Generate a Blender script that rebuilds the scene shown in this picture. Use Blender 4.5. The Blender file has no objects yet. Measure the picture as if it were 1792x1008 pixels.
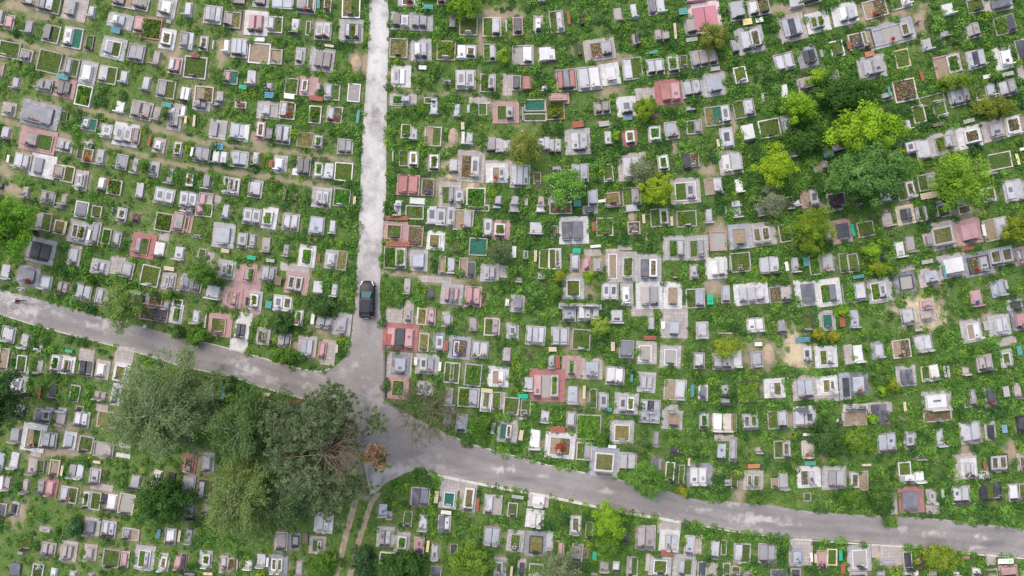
import bpy, math, random
import numpy as np
from mathutils import Vector, Matrix

# ------------------------------------------------------------------ camera, sky, sun, exposure
S = 0.069                      # metres of ground per photo pixel
CAM_H = 82.5
sc = bpy.context.scene
col = sc.collection
cam_d = bpy.data.cameras.new("camera")
cam = bpy.data.objects.new("camera", cam_d)
col.objects.link(cam)
cam.location = (0, 0, CAM_H)
cam.rotation_euler = (0, 0, 0)
cam_d.sensor_width = 36
cam_d.lens = 18 / (896 * S / CAM_H)
cam_d.clip_end = 3000
sc.camera = cam

SUN_EL, SUN_AZ = math.radians(58), math.radians(-38)     # light from the upper left of the photo
world = bpy.data.worlds.new("World")
sc.world = world
world.use_nodes = True
wn = world.node_tree
bg = wn.nodes["Background"]
sky = wn.nodes.new("ShaderNodeTexSky")
sky.sky_type = 'NISHITA'
sky.sun_disc = False
sky.sun_elevation = SUN_EL
sky.sun_rotation = SUN_AZ
sky.air_density = 1.6
sky.dust_density = 4.0
sky.ozone_density = 1.0
hs = wn.nodes.new("ShaderNodeHueSaturation")          # a veiled sky: less blue than a clear one
hs.inputs['Saturation'].default_value = .8
wn.links.new(sky.outputs[0], hs.inputs['Color'])
wn.links.new(hs.outputs[0], bg.inputs[0])
bg.inputs[1].default_value = 0.15
sun_d = bpy.data.lights.new("sun", 'SUN')
sun_d.energy = 0.9
sun_d.angle = math.radians(35)
sun_d.color = (1.0, 0.94, 0.87)
sun = bpy.data.objects.new("sun", sun_d)
col.objects.link(sun)
d = Vector((math.sin(SUN_AZ) * math.cos(SUN_EL), math.cos(SUN_AZ) * math.cos(SUN_EL), math.sin(SUN_EL)))
sun.rotation_euler = d.to_track_quat('Z', 'Y').to_euler()
sc.view_settings.view_transform = 'Standard'
sc.view_settings.look = 'None'
sc.view_settings.exposure = 0.53
sc.view_settings.gamma = 1
sc.render.engine = 'CYCLES'
sc.cycles.max_bounces = 5
sc.cycles.diffuse_bounces = 3
sc.cycles.glossy_bounces = 2
sc.cycles.transmission_bounces = 2
sc.cycles.transparent_max_bounces = 4
sc.cycles.caustics_reflective = False
sc.cycles.caustics_refractive = False

R = random.Random(7)
NR = np.random.default_rng(11)

def W(px, py, z=0.0):
    """point of the ground under a photo pixel; a higher thing shifts by its height"""
    k = 1 - z / CAM_H
    return ((px - 896) * S * k, (504 - py) * S * k, z)

# ------------------------------------------------------------------ materials
def srgb(r, g, b):
    f = lambda c: (c / 255 / 12.92) if c / 255 <= .04045 else ((c / 255 + .055) / 1.055) ** 2.4
    return (f(r), f(g), f(b))

class NT:
    def __init__(s, name):
        s.m = bpy.data.materials.new(name); s.m.use_nodes = True
        s.t = s.m.node_tree; s.b = s.t.nodes["Principled BSDF"]; s.b.inputs["Specular IOR Level"].default_value = .3
    def n(s, kind, **kw):
        x = s.t.nodes.new(kind)
        for k, v in kw.items():
            if k.startswith('i_'): x.inputs[k[2:].replace('_', ' ')].default_value = v
            else: setattr(x, k, v)
        return x
    def l(s, a, b): s.t.links.new(a, b)
    def mix(s, fac, a, b, mode='MIX'):
        x = s.n('ShaderNodeMix', data_type='RGBA', blend_type=mode)
        for sock, v in ((x.inputs[0], fac), (x.inputs[6], a), (x.inputs[7], b)):
            if hasattr(v, 'links'): s.l(v, sock)
            elif isinstance(v, (int, float)): sock.default_value = v
            else: sock.default_value = (*v, 1)
        return x.outputs[2]
    def noise(s, co, scale, detail=4, rough=.6):
        x = s.n('ShaderNodeTexNoise'); x.inputs['Scale'].default_value = scale
        x.inputs['Detail'].default_value = detail; x.inputs['Roughness'].default_value = rough
        s.l(co, x.inputs['Vector']); return x.outputs['Fac']
    def ramp(s, fac, a, b):
        x = s.n('ShaderNodeMapRange'); x.inputs[1].default_value = a; x.inputs[2].default_value = b
        s.l(fac, x.inputs[0]); return x.outputs[0]
    def bump(s, h, strength, dist=.02):
        x = s.n('ShaderNodeBump'); x.inputs['Strength'].default_value = strength; x.inputs['Distance'].default_value = dist
        s.l(h, x.inputs['Height']); s.l(x.outputs[0], s.b.inputs['Normal'])

def pos(nt): return nt.n('ShaderNodeNewGeometry').outputs['Position']
def objco(nt): return nt.n('ShaderNodeTexCoord').outputs['Object']

def stone(name, c, rough=.7, spread=.22, stain=.35, speck=.15):
    nt = NT(name); p = pos(nt)
    rnd = nt.n('ShaderNodeObjectInfo').outputs['Random']
    lo = tuple(v * (1 - spread) for v in c); hi = tuple(min(.88, v * (1 + spread * .6)) for v in c)
    base = nt.mix(rnd, lo, hi)
    st = nt.ramp(nt.noise(p, .9, 6, .7), .48, .72)
    base = nt.mix(st, base, tuple(v * (1 - stain) * k for v, k in zip(c, (1.0, .97, .9))))
    sp = nt.noise(p, 18, 3, .8)
    base = nt.mix(speck, base, nt.mix(nt.ramp(sp, .35, .65), (.02, .02, .02), (1, 1, 1)), 'OVERLAY')
    nt.l(base, nt.b.inputs['Base Color']); nt.b.inputs['Roughness'].default_value = rough
    nt.bump(sp, .25, .01)
    return nt.m

def pavers(name, c, size=.42, dark=.74, spread=.12):
    nt = NT(name); p = objco(nt)
    br = nt.n('ShaderNodeTexBrick', offset=0.0); br.inputs['Scale'].default_value = 1.0
    br.inputs['Brick Width'].default_value = size; br.inputs['Row Height'].default_value = size
    br.inputs['Mortar Size'].default_value = .03; br.inputs['Bias'].default_value = 0
    br.inputs['Color1'].default_value = (*[v * (1 - spread) for v in c], 1)
    br.inputs['Color2'].default_value = (*[min(.88, v * (1 + spread)) for v in c], 1)
    br.inputs['Mortar'].default_value = (*[v * dark for v in c], 1)
    nt.l(p, br.inputs['Vector'])
    w = pos(nt)
    n = nt.ramp(nt.noise(w, 1.1, 6, .7), .45, .75)
    base = nt.mix(n, br.outputs[0], tuple(v * .62 for v in c))
    base = nt.mix(.2, base, nt.mix(nt.noise(w, 14, 3, .8), (0, 0, 0), (1, 1, 1)), 'OVERLAY')
    nt.l(base, nt.b.inputs['Base Color']); nt.b.inputs['Roughness'].default_value = .85
    nt.bump(br.outputs['Fac'], .3, .01)
    return nt.m

def granite(name, c, rough=.25):
    nt = NT(name); p = pos(nt)
    rnd = nt.n('ShaderNodeObjectInfo').outputs['Random']
    base = nt.mix(rnd, tuple(v * .6 for v in c), tuple(v * 1.4 for v in c))
    base = nt.mix(nt.ramp(nt.noise(p, 1.3, 5), .45, .8), base, tuple(v * 1.8 + .015 for v in c))
    nt.l(base, nt.b.inputs['Base Color']); nt.b.inputs['Roughness'].default_value = rough
    nt.b.inputs['Specular IOR Level'].default_value = .5
    return nt.m

def plain(name, c, rough=.6, spread=.15, metal=0.0):
    nt = NT(name); p = pos(nt)
    base = nt.mix(nt.ramp(nt.noise(p, 6, 4), .3, .7), tuple(v * (1 - spread) for v in c), tuple(min(.9, v * (1 + spread)) for v in c))
    nt.l(base, nt.b.inputs['Base Color']); nt.b.inputs['Roughness'].default_value = rough
    nt.b.inputs['Metallic'].default_value = metal
    return nt.m

def earth(name, a, b, scale=3.0):
    nt = NT(name); p = pos(nt)
    n1 = nt.noise(p, scale, 6, .7); n2 = nt.noise(p, scale * 9, 3, .8)
    base = nt.mix(nt.ramp(n1, .35, .65), a, b)
    base = nt.mix(.45, base, nt.mix(nt.ramp(n2, .3, .7), (.02, .02, .02), (1, 1, 1)), 'OVERLAY')
    nt.l(base, nt.b.inputs['Base Color']); nt.b.inputs['Roughness'].default_value = 1
    nt.bump(n2, .6, .05)
    return nt.m

def leafmat(name, trans=.35):
    nt = NT(name)
    at = nt.n('ShaderNodeAttribute', attribute_name='tint').outputs['Color']
    nt.l(at, nt.b.inputs['Base Color']); nt.b.inputs['Roughness'].default_value = .6
    nt.b.inputs['Specular IOR Level'].default_value = .12
    tr = nt.n('ShaderNodeBsdfTranslucent'); nt.l(at, tr.inputs[0])
    mx = nt.n('ShaderNodeMixShader'); mx.inputs[0].default_value = trans
    nt.l(nt.b.outputs[0], mx.inputs[1]); nt.l(tr.outputs[0], mx.inputs[2])
    nt.l(mx.outputs[0], nt.t.nodes['Material Output'].inputs[0])
    return nt.m

def tintmat(name, rough=.9, bump=.3):
    nt = NT(name); p = pos(nt)
    at = nt.n('ShaderNodeAttribute', attribute_name='tint').outputs['Color']
    n2 = nt.noise(p, 9, 4, .75)
    base = nt.mix(.35, at, nt.mix(nt.ramp(n2, .3, .7), (.1, .1, .1), (.95, .95, .95)), 'OVERLAY')
    nt.l(base, nt.b.inputs['Base Color']); nt.b.inputs['Roughness'].default_value = rough
    nt.bump(n2, bump, .02)
    return nt.m

STONE = dict(
    s=stone('grey_concrete', (.34, .33, .355)), l=stone('pale_concrete', (.475, .47, .505), .6, .18), w=stone('white_terrazzo', (.65, .64, .65), .5, .14, .24),
    d=granite('dark_granite', (.05, .05, .058), .3), m=granite('charcoal_granite', (.13, .13, .155), .35), b=stone('bluish_concrete', (.385, .40, .455), .45, .14, .25),
    p=stone('pink_granite', (.47, .28, .295), .5, .15, .2), r=stone('red_terracotta', (.40, .19, .18), .7, .2), k=stone('brownish_concrete', (.37, .325, .32), .8),
    n=stone('beige_concrete', (.52, .45, .41), .8), y=stone('yellowish_stone', (.60, .52, .36), .8), c=stone('kerb_concrete', (.38, .355, .34), .85, .25, .5), h=stone('rose_granite', (.47, .19, .24), .5, .1, .15), q=stone('pale_kerb_concrete', (.44, .42, .41), .8, .22, .5))
PAVE = dict(c=pavers('concrete_pavers', (.40, .38, .375)), w=pavers('white_pavers', (.60, .58, .575), .3, .84), p=pavers('pink_pavers', (.45, .29, .275), .25),
    r=pavers('red_pavers', (.385, .175, .165), .25), h=pavers('rose_pavers', (.68, .53, .55), .25, .85), d=granite('dark_base_granite', (.20, .20, .22), .4), n=pavers('beige_pavers', (.42, .365, .34)),
    b=pavers('bluish_pavers', (.35, .355, .40), 1.2), k=pavers('brown_pavers', (.36, .31, .29)), y=pavers('sand_pavers', (.62, .53, .38)))
SOIL = dict(g=earth('lawn_soil', (.07, .11, .03), (.11, .13, .05)), e=earth('bare_earth', (.24, .18, .13), (.36, .28, .20)), x=earth('gravel', (.30, .28, .26), (.40, .37, .34), 8),
    y=earth('dry_soil', (.27, .22, .11), (.20, .20, .08)), f=earth('flower_soil', (.16, .11, .08), (.26, .19, .13)), t=plain('green_carpet', (.03, .125, .085), .9, .4),
    r=earth('red_chips', (.16, .07, .06), (.22, .11, .10), 8))
SOIL['v'] = SOIL['g']; SOIL['u'] = SOIL['x']
LEAF = leafmat('leaves')
PANEL = granite('panel_granite', (.11, .11, .125), .3)
WOOD = dict(t=plain('turquoise_paint', (.09, .29, .27)), a=plain('blue_paint', (.09, .24, .35)), w=plain('white_paint', (.74, .73, .70)), n=plain('pale_wood', (.62, .50, .36)),
    s=plain('weathered_wood', (.40, .385, .385)), r=plain('red_brown_paint', (.34, .10, .075)), g=plain('green_paint', (.03, .40, .24)), k=plain('brown_wood', (.20, .14, .11)),
    y=plain('straw_paint', (.74, .60, .30)), o=plain('orange_paint', (.50, .20, .10)), b=plain('slate_blue_paint', (.20, .33, .42)), p=plain('wine_paint', (.28, .05, .11)), d=plain('black_paint', (.03, .03, .035)))
IRON = plain('dark_iron', (.06, .06, .065), .5)

# ------------------------------------------------------------------ mesh helpers
class MB:
    def __init__(s): s.v = []; s.f = []; s.mi = []
    def add(s, vs, fs, mi=0):
        o = len(s.v); s.v += vs; s.f += [[i + o for i in f] for f in fs]; s.mi += [mi] * len(fs)
    def box(s, x0, x1, y0, y1, z0, z1, c=0.0, mi=0):
        a = [(x0, y0), (x1, y0), (x1, y1), (x0, y1)]
        if c <= 0:
            vs = [(x, y, z0) for x, y in a] + [(x, y, z1) for x, y in a]
            fs = [[3, 2, 1, 0], [4, 5, 6, 7]] + [[i, (i + 1) % 4, 4 + (i + 1) % 4, 4 + i] for i in range(4)]
        else:
            b = [(x0 + c, y0 + c), (x1 - c, y0 + c), (x1 - c, y1 - c), (x0 + c, y1 - c)]
            vs = [(x, y, z0) for x, y in a] + [(x, y, z1 - c) for x, y in a] + [(x, y, z1) for x, y in b]
            fs = [[3, 2, 1, 0], [8, 9, 10, 11]]
            for k in (0, 4): fs += [[k + i, k + (i + 1) % 4, k + 4 + (i + 1) % 4, k + 4 + i] for i in range(4)]
        s.add(vs, fs, mi)
    def ring(s, x0, x1, y0, y1, t, z0, z1):
        s.box(x0, x1, y0, y0 + t, z0, z1); s.box(x0, x1, y1 - t, y1, z0, z1)
        s.box(x0, x0 + t, y0 + t, y1 - t, z0, z1 - .002); s.box(x1 - t, x1, y0 + t, y1 - t, z0, z1 - .002)
    def prism_y(s, prof, y0, y1, mi=0):
        n = len(prof)
        vs = [(x, y0, z) for x, z in prof] + [(x, y1, z) for x, z in prof]
        s.add(vs, [list(range(n)), list(range(2 * n - 1, n - 1, -1))] + [[(i + 1) % n, i, n + i, n + (i + 1) % n] for i in range(n)], mi)
    def tube(s, pts, rad, n=6, mi=0, cap=True):
        pts = [Vector(p) for p in pts]; vs = []
        for i, p in enumerate(pts):
            t = (pts[min(i + 1, len(pts) - 1)] - pts[max(i - 1, 0)]).normalized()
            a = t.orthogonal().normalized() if abs(t.z) > .9 else t.cross(Vector((0, 0, 1))).normalized(); b = t.cross(a)
            for k in range(n):
                q = 2 * math.pi * k / n
                vs.append(tuple(p + (a * math.cos(q) + b * math.sin(q)) * rad[i]))
        fs = []
        for i in range(len(pts) - 1):
            for k in range(n): fs.append([i * n + k, i * n + (k + 1) % n, (i + 1) * n + (k + 1) % n, (i + 1) * n + k])
        if cap: fs += [list(range(n - 1, -1, -1)), list(range(len(vs) - n, len(vs)))]
        s.add(vs, fs, mi)
    def blob(s, c, r, n=8, m=5, mi=0):
        vs = [(c[0], c[1], c[2] + r[2])]
        for i in range(1, m):
            t = math.pi * i / m
            for k in range(n):
                q = 2 * math.pi * k / n
                vs.append((c[0] + r[0] * math.sin(t) * math.cos(q), c[1] + r[1] * math.sin(t) * math.sin(q), c[2] + r[2] * math.cos(t)))
        vs.append((c[0], c[1], c[2] - r[2])); L = len(vs) - 1; fs = []
        for k in range(n):
            fs.append([0, 1 + k, 1 + (k + 1) % n]); fs.append([L, 1 + (m - 2) * n + (k + 1) % n, 1 + (m - 2) * n + k])
            for i in range(m - 2): fs.append([1 + i * n + k, 1 + (i + 1) * n + k, 1 + (i + 1) * n + (k + 1) % n, 1 + i * n + (k + 1) % n])
        s.add(vs, fs, mi)
    def build(s, name, mat, parent=None, smooth=False):
        me = bpy.data.meshes.new(name); me.from_pydata(s.v, [], s.f)
        for m in (mat if isinstance(mat, list) else [mat]): me.materials.append(m)
        if isinstance(mat, list): me.polygons.foreach_set('material_index', s.mi)
        if smooth: me.polygons.foreach_set('use_smooth', [True] * len(s.f))
        return link(name, me, parent)

def link(name, me, parent=None):
    o = bpy.data.objects.new(name, me); col.objects.link(o)
    if parent is not None: o.parent = parent
    return o

def thing(name, loc, rz=0.0, label=None, cat=None, group=None):
    o = bpy.data.objects.new(name, None); col.objects.link(o)
    o.location = loc; o.rotation_euler = (0, 0, rz); o.empty_display_size = .3
    tag(o, label, cat, group); return o
def tag(o, label=None, cat=None, group=None, kind=None):
    if label: o['label'] = label
    if cat: o['category'] = cat
    if group: o['group'] = group
    if kind: o['kind'] = kind
    return o

def quads(name, V, T, mat, parent=None):
    """V (n,4,3) leaf corners and T (n,3) leaf colours -> one mesh"""
    n = len(V); me = bpy.data.meshes.new(name)
    me.vertices.add(n * 4); me.vertices.foreach_set('co', V.astype(np.float32).ravel())
    me.loops.add(n * 4); me.loops.foreach_set('vertex_index', np.arange(n * 4, dtype=np.int32))
    me.polygons.add(n); me.polygons.foreach_set('loop_start', np.arange(0, n * 4, 4, dtype=np.int32))
    a = me.attributes.new('tint', 'FLOAT_COLOR', 'POINT')
    c = np.ones((n, 4, 4), np.float32); c[:, :, :3] = np.clip(T, .004, .85)[:, None, :]
    a.data.foreach_set('color', c.ravel())
    me.materials.append(mat); me.update()
    return link(name, me, parent)

def unit(v): return v / np.maximum(np.linalg.norm(v, axis=1, keepdims=True), 1e-6)
def leaves(P, D, Nn, L, Wd, fold=.0):
    """kite leaves at P, along D, facing Nn"""
    D = unit(D); B = unit(np.cross(Nn, D)); L = L[:, None]; Wd = Wd[:, None]
    return np.stack([P - D * L * .5, P + B * Wd * .5 - D * L * .05, P + D * L * .5, P - B * Wd * .5 - D * L * .05], 1)

_lat = np.random.default_rng(3).random((256, 256))
def vnoise(x, y, f, o=0):
    x = x * f + 37.3 * o + 500; y = y * f + 11.7 * o + 500
    xi = np.floor(x).astype(int); yi = np.floor(y).astype(int); u = x - xi; v = y - yi
    u = u * u * (3 - 2 * u); v = v * v * (3 - 2 * v)
    g = lambda a, b: _lat[a % 256, b % 256]
    return (g(xi, yi) * (1 - u) + g(xi + 1, yi) * u) * (1 - v) + (g(xi, yi + 1) * (1 - u) + g(xi + 1, yi + 1) * u) * v
def fbm(x, y, f, o=0, n=4):
    t = 0; a = 1; q = 0
    for i in range(n): t = t + a * vnoise(x, y, f * 2 ** i, o + i); q += a; a *= .55
    return t / q
# ------------------------------------------------------------------ ground and roads
def tsheet(name, X, Y, Z, T, mat, kind='structure', mask=None):
    """grid sheet with a colour per vertex"""
    h, w = X.shape; n = h * w
    i = np.arange(n).reshape(h, w)
    F = np.stack([i[:-1, :-1], i[:-1, 1:], i[1:, 1:], i[1:, :-1]], -1).reshape(-1, 4)
    if mask is not None: F = F[mask[:-1, :-1].ravel()]
    V = np.stack([X, Y, Z], -1).reshape(-1, 3)
    x1 = V[F[0, 1]] - V[F[0, 0]]; x2 = V[F[0, 2]] - V[F[0, 0]]
    if np.cross(x1, x2)[2] < 0: F = F[:, ::-1]
    me = bpy.data.meshes.new(name)
    me.vertices.add(n); me.vertices.foreach_set('co', V.astype(np.float32).ravel())
    me.loops.add(F.size); me.loops.foreach_set('vertex_index', F.astype(np.int32).ravel())
    me.polygons.add(len(F)); me.polygons.foreach_set('loop_start', np.arange(0, F.size, 4, dtype=np.int32))
    a = me.attributes.new('tint', 'FLOAT_COLOR', 'POINT')
    c = np.ones((n, 4), np.float32); c[:, :3] = T.reshape(-1, 3); a.data.foreach_set('color', c.ravel())
    me.materials.append(mat); me.update(calc_edges=True)
    return tag(link(name, me), kind=kind)

DIRT = [(872,24,46,13),(842,72,5,34),(700,135,24,24),(1067,104,36,10),(1070,158,26,14),(1548,21,55,11),(1390,18,60,10),(1612,38,15,28),(786,489,46,8),(690,478,46,5),
 (1285,214,7,28),(1246,503,24,20),(1030,510,16,16),(107,792,46,9),(121,748,24,10),(600,800,52,30),(1556,965,22,18),(1500,35,60,10),(820,330,20,14),(780,330,18,30),
 (448,245,18,20),(395,640,8,6),(60,800,18,9),(335,835,10,32),(345,800,14,16),(1240,300,20,14),(1420,360,40,8),(1255,405,24,18),(1330,890,30,8),(1300,860,16,26),(1385,735,24,12),
 (1560,735,26,8),(1735,560,18,20),(1680,560,10,8),(1000,600,14,22),(1010,700,24,16),(560,575,16,14),(520,610,12,9),(590,565,10,20),(90,560,6,6),(60,8,30,14),(35,10,30,14),(110,125,30,16),
 (75,30,24,12),(10,300,16,18),(20,330,30,12),(430,55,20,16),(1690,370,26,10),(1690,790,10,14),(1770,790,16,20),(1325,625,24,26),(640,870,8,8),(1610,545,44,30),(1393,618,26,30),
 (835,290,12,22),(300,90,20,20),(120,85,26,10),(205,875,14,14),(28,895,20,22),(48,560,12,5),(1440,790,8,30),(1180,250,8,20),(905,250,20,8),(1050,215,20,5),(560,40,18,6),(390,95,10,24),(640,110,8,20),(620,105,10,14)]
PATHS = [[(150,190),(200,202),(250,216),(320,240),(355,250),(430,258),(490,263),(540,271),(622,281)],[(190,252),(240,268),(290,283),(330,293),(400,301),(470,310),(540,322),(612,334)],
 [(0,60),(40,73),(75,88)],[(0,208),(50,222),(118,238)],[(640,478),(700,478),(760,486),(810,494)],[(1440,110),(1450,150)],[(700,168),(760,166),(830,165)],[(1240,52),(1300,30),(1390,14)],
 [(1385,300),(1385,760)],[(838,40),(838,160)]]
RUTS = [[(641,850),(624,868),(607,932),(588,1008),(578,1060)],[(662,862),(648,884),(630,939),(622,969),(612,1012),(606,1060)]]

def seg_d(px, py, pl):
    D = np.full(px.shape, 1e9)
    for (x0, y0), (x1, y1) in zip(pl[:-1], pl[1:]):
        dx, dy = x1 - x0, y1 - y0
        t = np.clip(((px - x0) * dx + (py - y0) * dy) / (dx * dx + dy * dy), 0, 1)
        D = np.minimum(D, np.hypot(px - x0 - t * dx, py - y0 - t * dy))
    return D
def bareness(px, py):
    """0 grass .. 1 bare earth, from the worn spots and paths traced in the photo"""
    n = fbm(px, py, .09, 2, 4); b = np.zeros(px.shape)
    for x, y, rx, ry in DIRT:
        q = np.hypot((px - x) / rx, (py - y) / ry)
        b = np.maximum(b, np.clip(1.45 - q + (n - .5) * 1.6, 0, 1))
    for k, pl in enumerate(PATHS): b = np.maximum(b, np.clip(1.5 - seg_d(px, py, pl) / (5.5 if k < 4 else 4.5) + (n - .5) * 2.2, 0, 1) * (.8 if k < 5 else .5))
    for x, y, rx, ry in SAND: b = np.maximum(b, np.clip(1.5 - np.hypot((px - x) / rx, (py - y) / ry) + (n - .5) * 1.8, 0, 1))
    return b
def lush(px, py):
    v = fbm(px, py, .011, 5, 4) * .75 + fbm(px, py, .055, 9, 3) * .45 - .12
    v += .10 * np.clip((px - 700) / 500, -1, 1)
    v -= .16 * np.exp(-(((px - 150) / 260) ** 2 + ((py - 80) / 190) ** 2))
    v -= .10 * np.exp(-(((px - 160) / 200) ** 2 + ((py - 860) / 130) ** 2))
    v += .16 * np.exp(-(((px - 1450) / 230) ** 2 + ((py - 240) / 130) ** 2))
    return np.clip(v, 0, 1)

SAND = [(1393,612,24,30),(1610,545,42,26),(815,300,34,26),(1560,968,20,16),(1006,470,10,24)]
step = 3.0
TINT = tintmat('ground_cover_soil', 1.0, .5)
def worn(px, py):
    """earth trodden bare in places right beside the graves"""
    i = (np.clip((py + 120).astype(int), 0, 1259), np.clip((px + 150).astype(int), 0, 2099))
    w = fbm(px, py, .022, 120, 3) - .10 * np.clip((px - 700) / 600, -1, 1)
    return np.clip(NEAR[i] * 2.6, 0, 1) * np.clip((w + .45 * fbm(px, py, .16, 125, 3) - .70) * 6, 0, 1)
def build_ground():
    gx, gy = np.meshgrid(np.arange(-140, 1935, step), np.arange(-110, 1120, step))
    bare = bareness(gx, gy); lu = lush(gx, gy)
    n1 = fbm(gx, gy, .05, 20, 4)[..., None]; n2 = fbm(gx, gy, .16, 30, 3)[..., None]
    olive = np.array((.11, .18, .045)); deep = np.array((.04, .10, .02)); straw = np.array((.24, .23, .10))
    soilA = np.array((.24, .185, .125)); soilB = np.array((.37, .30, .225))
    G = deep + (olive - deep) * np.clip(1.5 - 1.6 * lu, 0, 1)[..., None] * (.6 + .8 * n1)
    G = G + (straw - G) * np.clip((n1 - .56) * 3.0, 0, .55) * np.clip(1.3 - 1.6 * lu, 0, 1)[..., None]
    wn_ = worn(gx, gy); bare = np.maximum(bare, wn_ * .8)
    Sx = soilA + (soilB - soilA) * n2
    G = G + (Sx - G) * bare[..., None]
    for x, y, rx, ry in SAND:
        w_ = np.clip(1.5 - np.hypot((gx - x) / rx, (gy - y) / ry) + (n1[..., 0] - .5) * 2 + (n2[..., 0] - .5), 0, 1)[..., None]
        G = G + (np.array((.52, .425, .285)) * (.8 + .4 * n2) - G) * w_
    wx, wy, _ = W(gx, gy)
    tsheet('ground', wx, wy, (fbm(gx, gy, .03, 40, 3) - .5) * .03 - .03, np.clip(G, .01, .8), TINT)
far = MB(); far.box(-900, 900, -900, 900, -1.0, -.075)
tag(far.build('meadow', earth('meadow_soil', (.06, .10, .03), (.13, .15, .06), .25)), kind='structure')

UP = [(-160,468),(0,505.5),(23,512),(61,522),(125,538.6),(187,556),(293,583),(320,592),(365,601.6),(430,618.6),(481,634),(530,647),(552,650.7),(600,668),(650,690),(702,718),(740,738),(793,764),(818,777),(854,786),(899,798.6),(959,814.6),(1026,829),(1074,836),(1130,850),(1165,859),(1210,870),(1280,878),(1344,884),(1423,896),(1494,899.5),(1600,905),(1645,908),(1707,915.5),(1792,923.5),(1960,940)]
LO = [(-160,513),(0,549),(68,570),(143,590),(207,606),(250,618.6),(318,640),(406,658),(456,676),(548,702),(596,728),(620,760),(636,810),(648,866),(660,860),(676,845),(711,827),(738,820),(749,825),(801,836),(879,851),(960,865.5),(1055,886),(1103,896),(1153,903),(1187,910),(1278,927),(1380,940.5),(1476,947.6),(1600,955.5),(1671,964.6),(1792,975),(1960,992)]
LL = [(-120,648),(0,646),(107,643.5),(180,638),(250,633),(350,630),(480,624),(540,620),(593,614.6),(620,605.7),(634,595),(643,582),(648,570),(651,553),(680,610),(720,695)]
LR = [(-120,680),(0,679),(54,681),(160,677.5),(340,675.5),(360,674),(467,666.5),(540,664),(567,669),(611,673),(650,674),(700,672),(710,690),(720,708)]
ip = lambda P, t: np.interp(t, [a for a, b in P], [b for a, b in P])
SPOTS = [(655,850,14,30,.8),(690,820,60,10,.7),(59,543,28,9,1),(170,569,24,9,.9),(105,549,10,5,.6),(9,517,24,10,1),(60,528,20,6,.6),(427,642,15,15,1),(415,632,22,5,.5),(477,665,12,5,.5),(538,676,11,4,.7),(530,655,6,3,.6),(886,822,13,6,1.2),(950,834,9,3,.6),
 (1065,858,10,7,.8),(1219,892,18,4,.7),(1289,882,12,5,.9),(1335,910,38,7,1.1),(1300,903,16,6,.7),(1380,918,16,3,.7),(1576,926,14,4,.7),(1637,933,14,5,.9),(1720,939,15,5,1.1),(1707,958,11,4,.9),(1332,927,4,3,.9),
 (655,690,20,20,.4),(690,705,22,6,.5),(740,805,30,8,.4),(660,840,16,26,.5),(700,825,40,6,.7),(600,650,10,8,.5),(620,640,8,6,.6),(630,660,6,4,.5),(665,870,10,10,.7),(230,585,10,3,.4),(520,700,20,3,.5)]
DARK = [(1752,928,34,4,1),(1736,951,24,5,1),(1640,948,14,6,.6),(900,838,50,3,.6),(820,830,30,3,.6),(1420,926,60,4,.4),(400,625,30,6,.3)]
def roadcol(px, py, lane):
    n = fbm(px, py, .035, 50, 5); m = fbm(px, py, .13, 60, 4)
    base = np.array((.25, .225, .222)); pale = np.array((.52, .49, .485)); dk = np.array((.165, .152, .165))
    c = base * (.86 + .28 * n)[..., None] * (.93 + .14 * m)[..., None]
    pink = np.array((.40, .335, .305))
    wgt = np.zeros(px.shape)
    for x, y, rx, ry, a in SPOTS:
        wgt = np.maximum(wgt, a * np.clip(1.25 - np.hypot((px - x) / rx, (py - y) / ry) + (m - .5) * 3.6 + (n - .5) * 1.2, 0, 1))
    lf = np.clip((600 - py) / 190, 0, 1) * np.clip(1 - np.abs(px - (658 - (py - 100) * .018)) / 40, 0, 1) ** .15 * lane
    lf = lf * np.clip(.62 + (n - .5) * 1.9 + (m - .5) * 1.1 + np.clip((400 - py) / 900, -.2, .3), .1, 1)
    wgt = np.clip(np.maximum(wgt * .62, lf), 0, 1)[..., None]
    c = c + (pale - c) * wgt
    dw = np.zeros(px.shape)
    for x, y, rx, ry, a in DARK: dw = np.maximum(dw, a * np.clip(1.5 - np.hypot((px - x) / rx, (py - y) / ry) + (m - .5) * 1.6, 0, 1))
    c = c + (dk - c) * (dw * .8)[..., None]
    return c, pink, n, m
ROADM = tintmat('asphalt', .9, .25)
xs = np.arange(-150, 1950, 2.0); vv = np.linspace(0, 1, 34)
wob = lambda t, o: (fbm(t, t * 0, .12, o, 3) - .5) * 1.7
u = ip(UP, xs) + wob(xs, 70); lo = ip(LO, xs) + wob(xs, 71)
PX = np.repeat(xs[None], 34, 0); PY = u[None] + (lo - u)[None] * vv[:, None]
c, pink, n, m = roadcol(PX, PY, 0.0)
ed = np.clip(1 - np.minimum(vv, 1 - vv)[:, None] * 12 + (m - .5) * 2.2, 0, 1)[..., None] * .55
c = c + (pink - c) * ed
st = fbm(PX * .35, vv[:, None] * 55 + PX * .01, .05, 77, 4); cr = np.abs(fbm(PX, PY, .06, 88, 3) - .5)
c = c * (1 + (st - .5) * .42)[..., None] * (1 - .10 * np.exp(-((vv - .30) / .07) ** 2) - .10 * np.exp(-((vv - .68) / .07) ** 2))[:, None, None] * (1 - .30 * np.clip(1 - cr / .006, 0, 1))[..., None]
X, Y, _ = W(PX, PY)
tsheet('road', X, Y, X * 0 + .012, np.clip(c, .02, .8), ROADM)
ys = np.arange(-115, 720, 2.0)
l_, r_ = ip(LL, ys) + wob(ys, 72), ip(LR, ys) + wob(ys, 73)
PY = np.repeat(ys[None], 26, 0); v2 = np.linspace(0, 1, 26); PX = l_[None] + (r_ - l_)[None] * v2[:, None]
c, pink, n, m = roadcol(PX, PY, 1.0)
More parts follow.
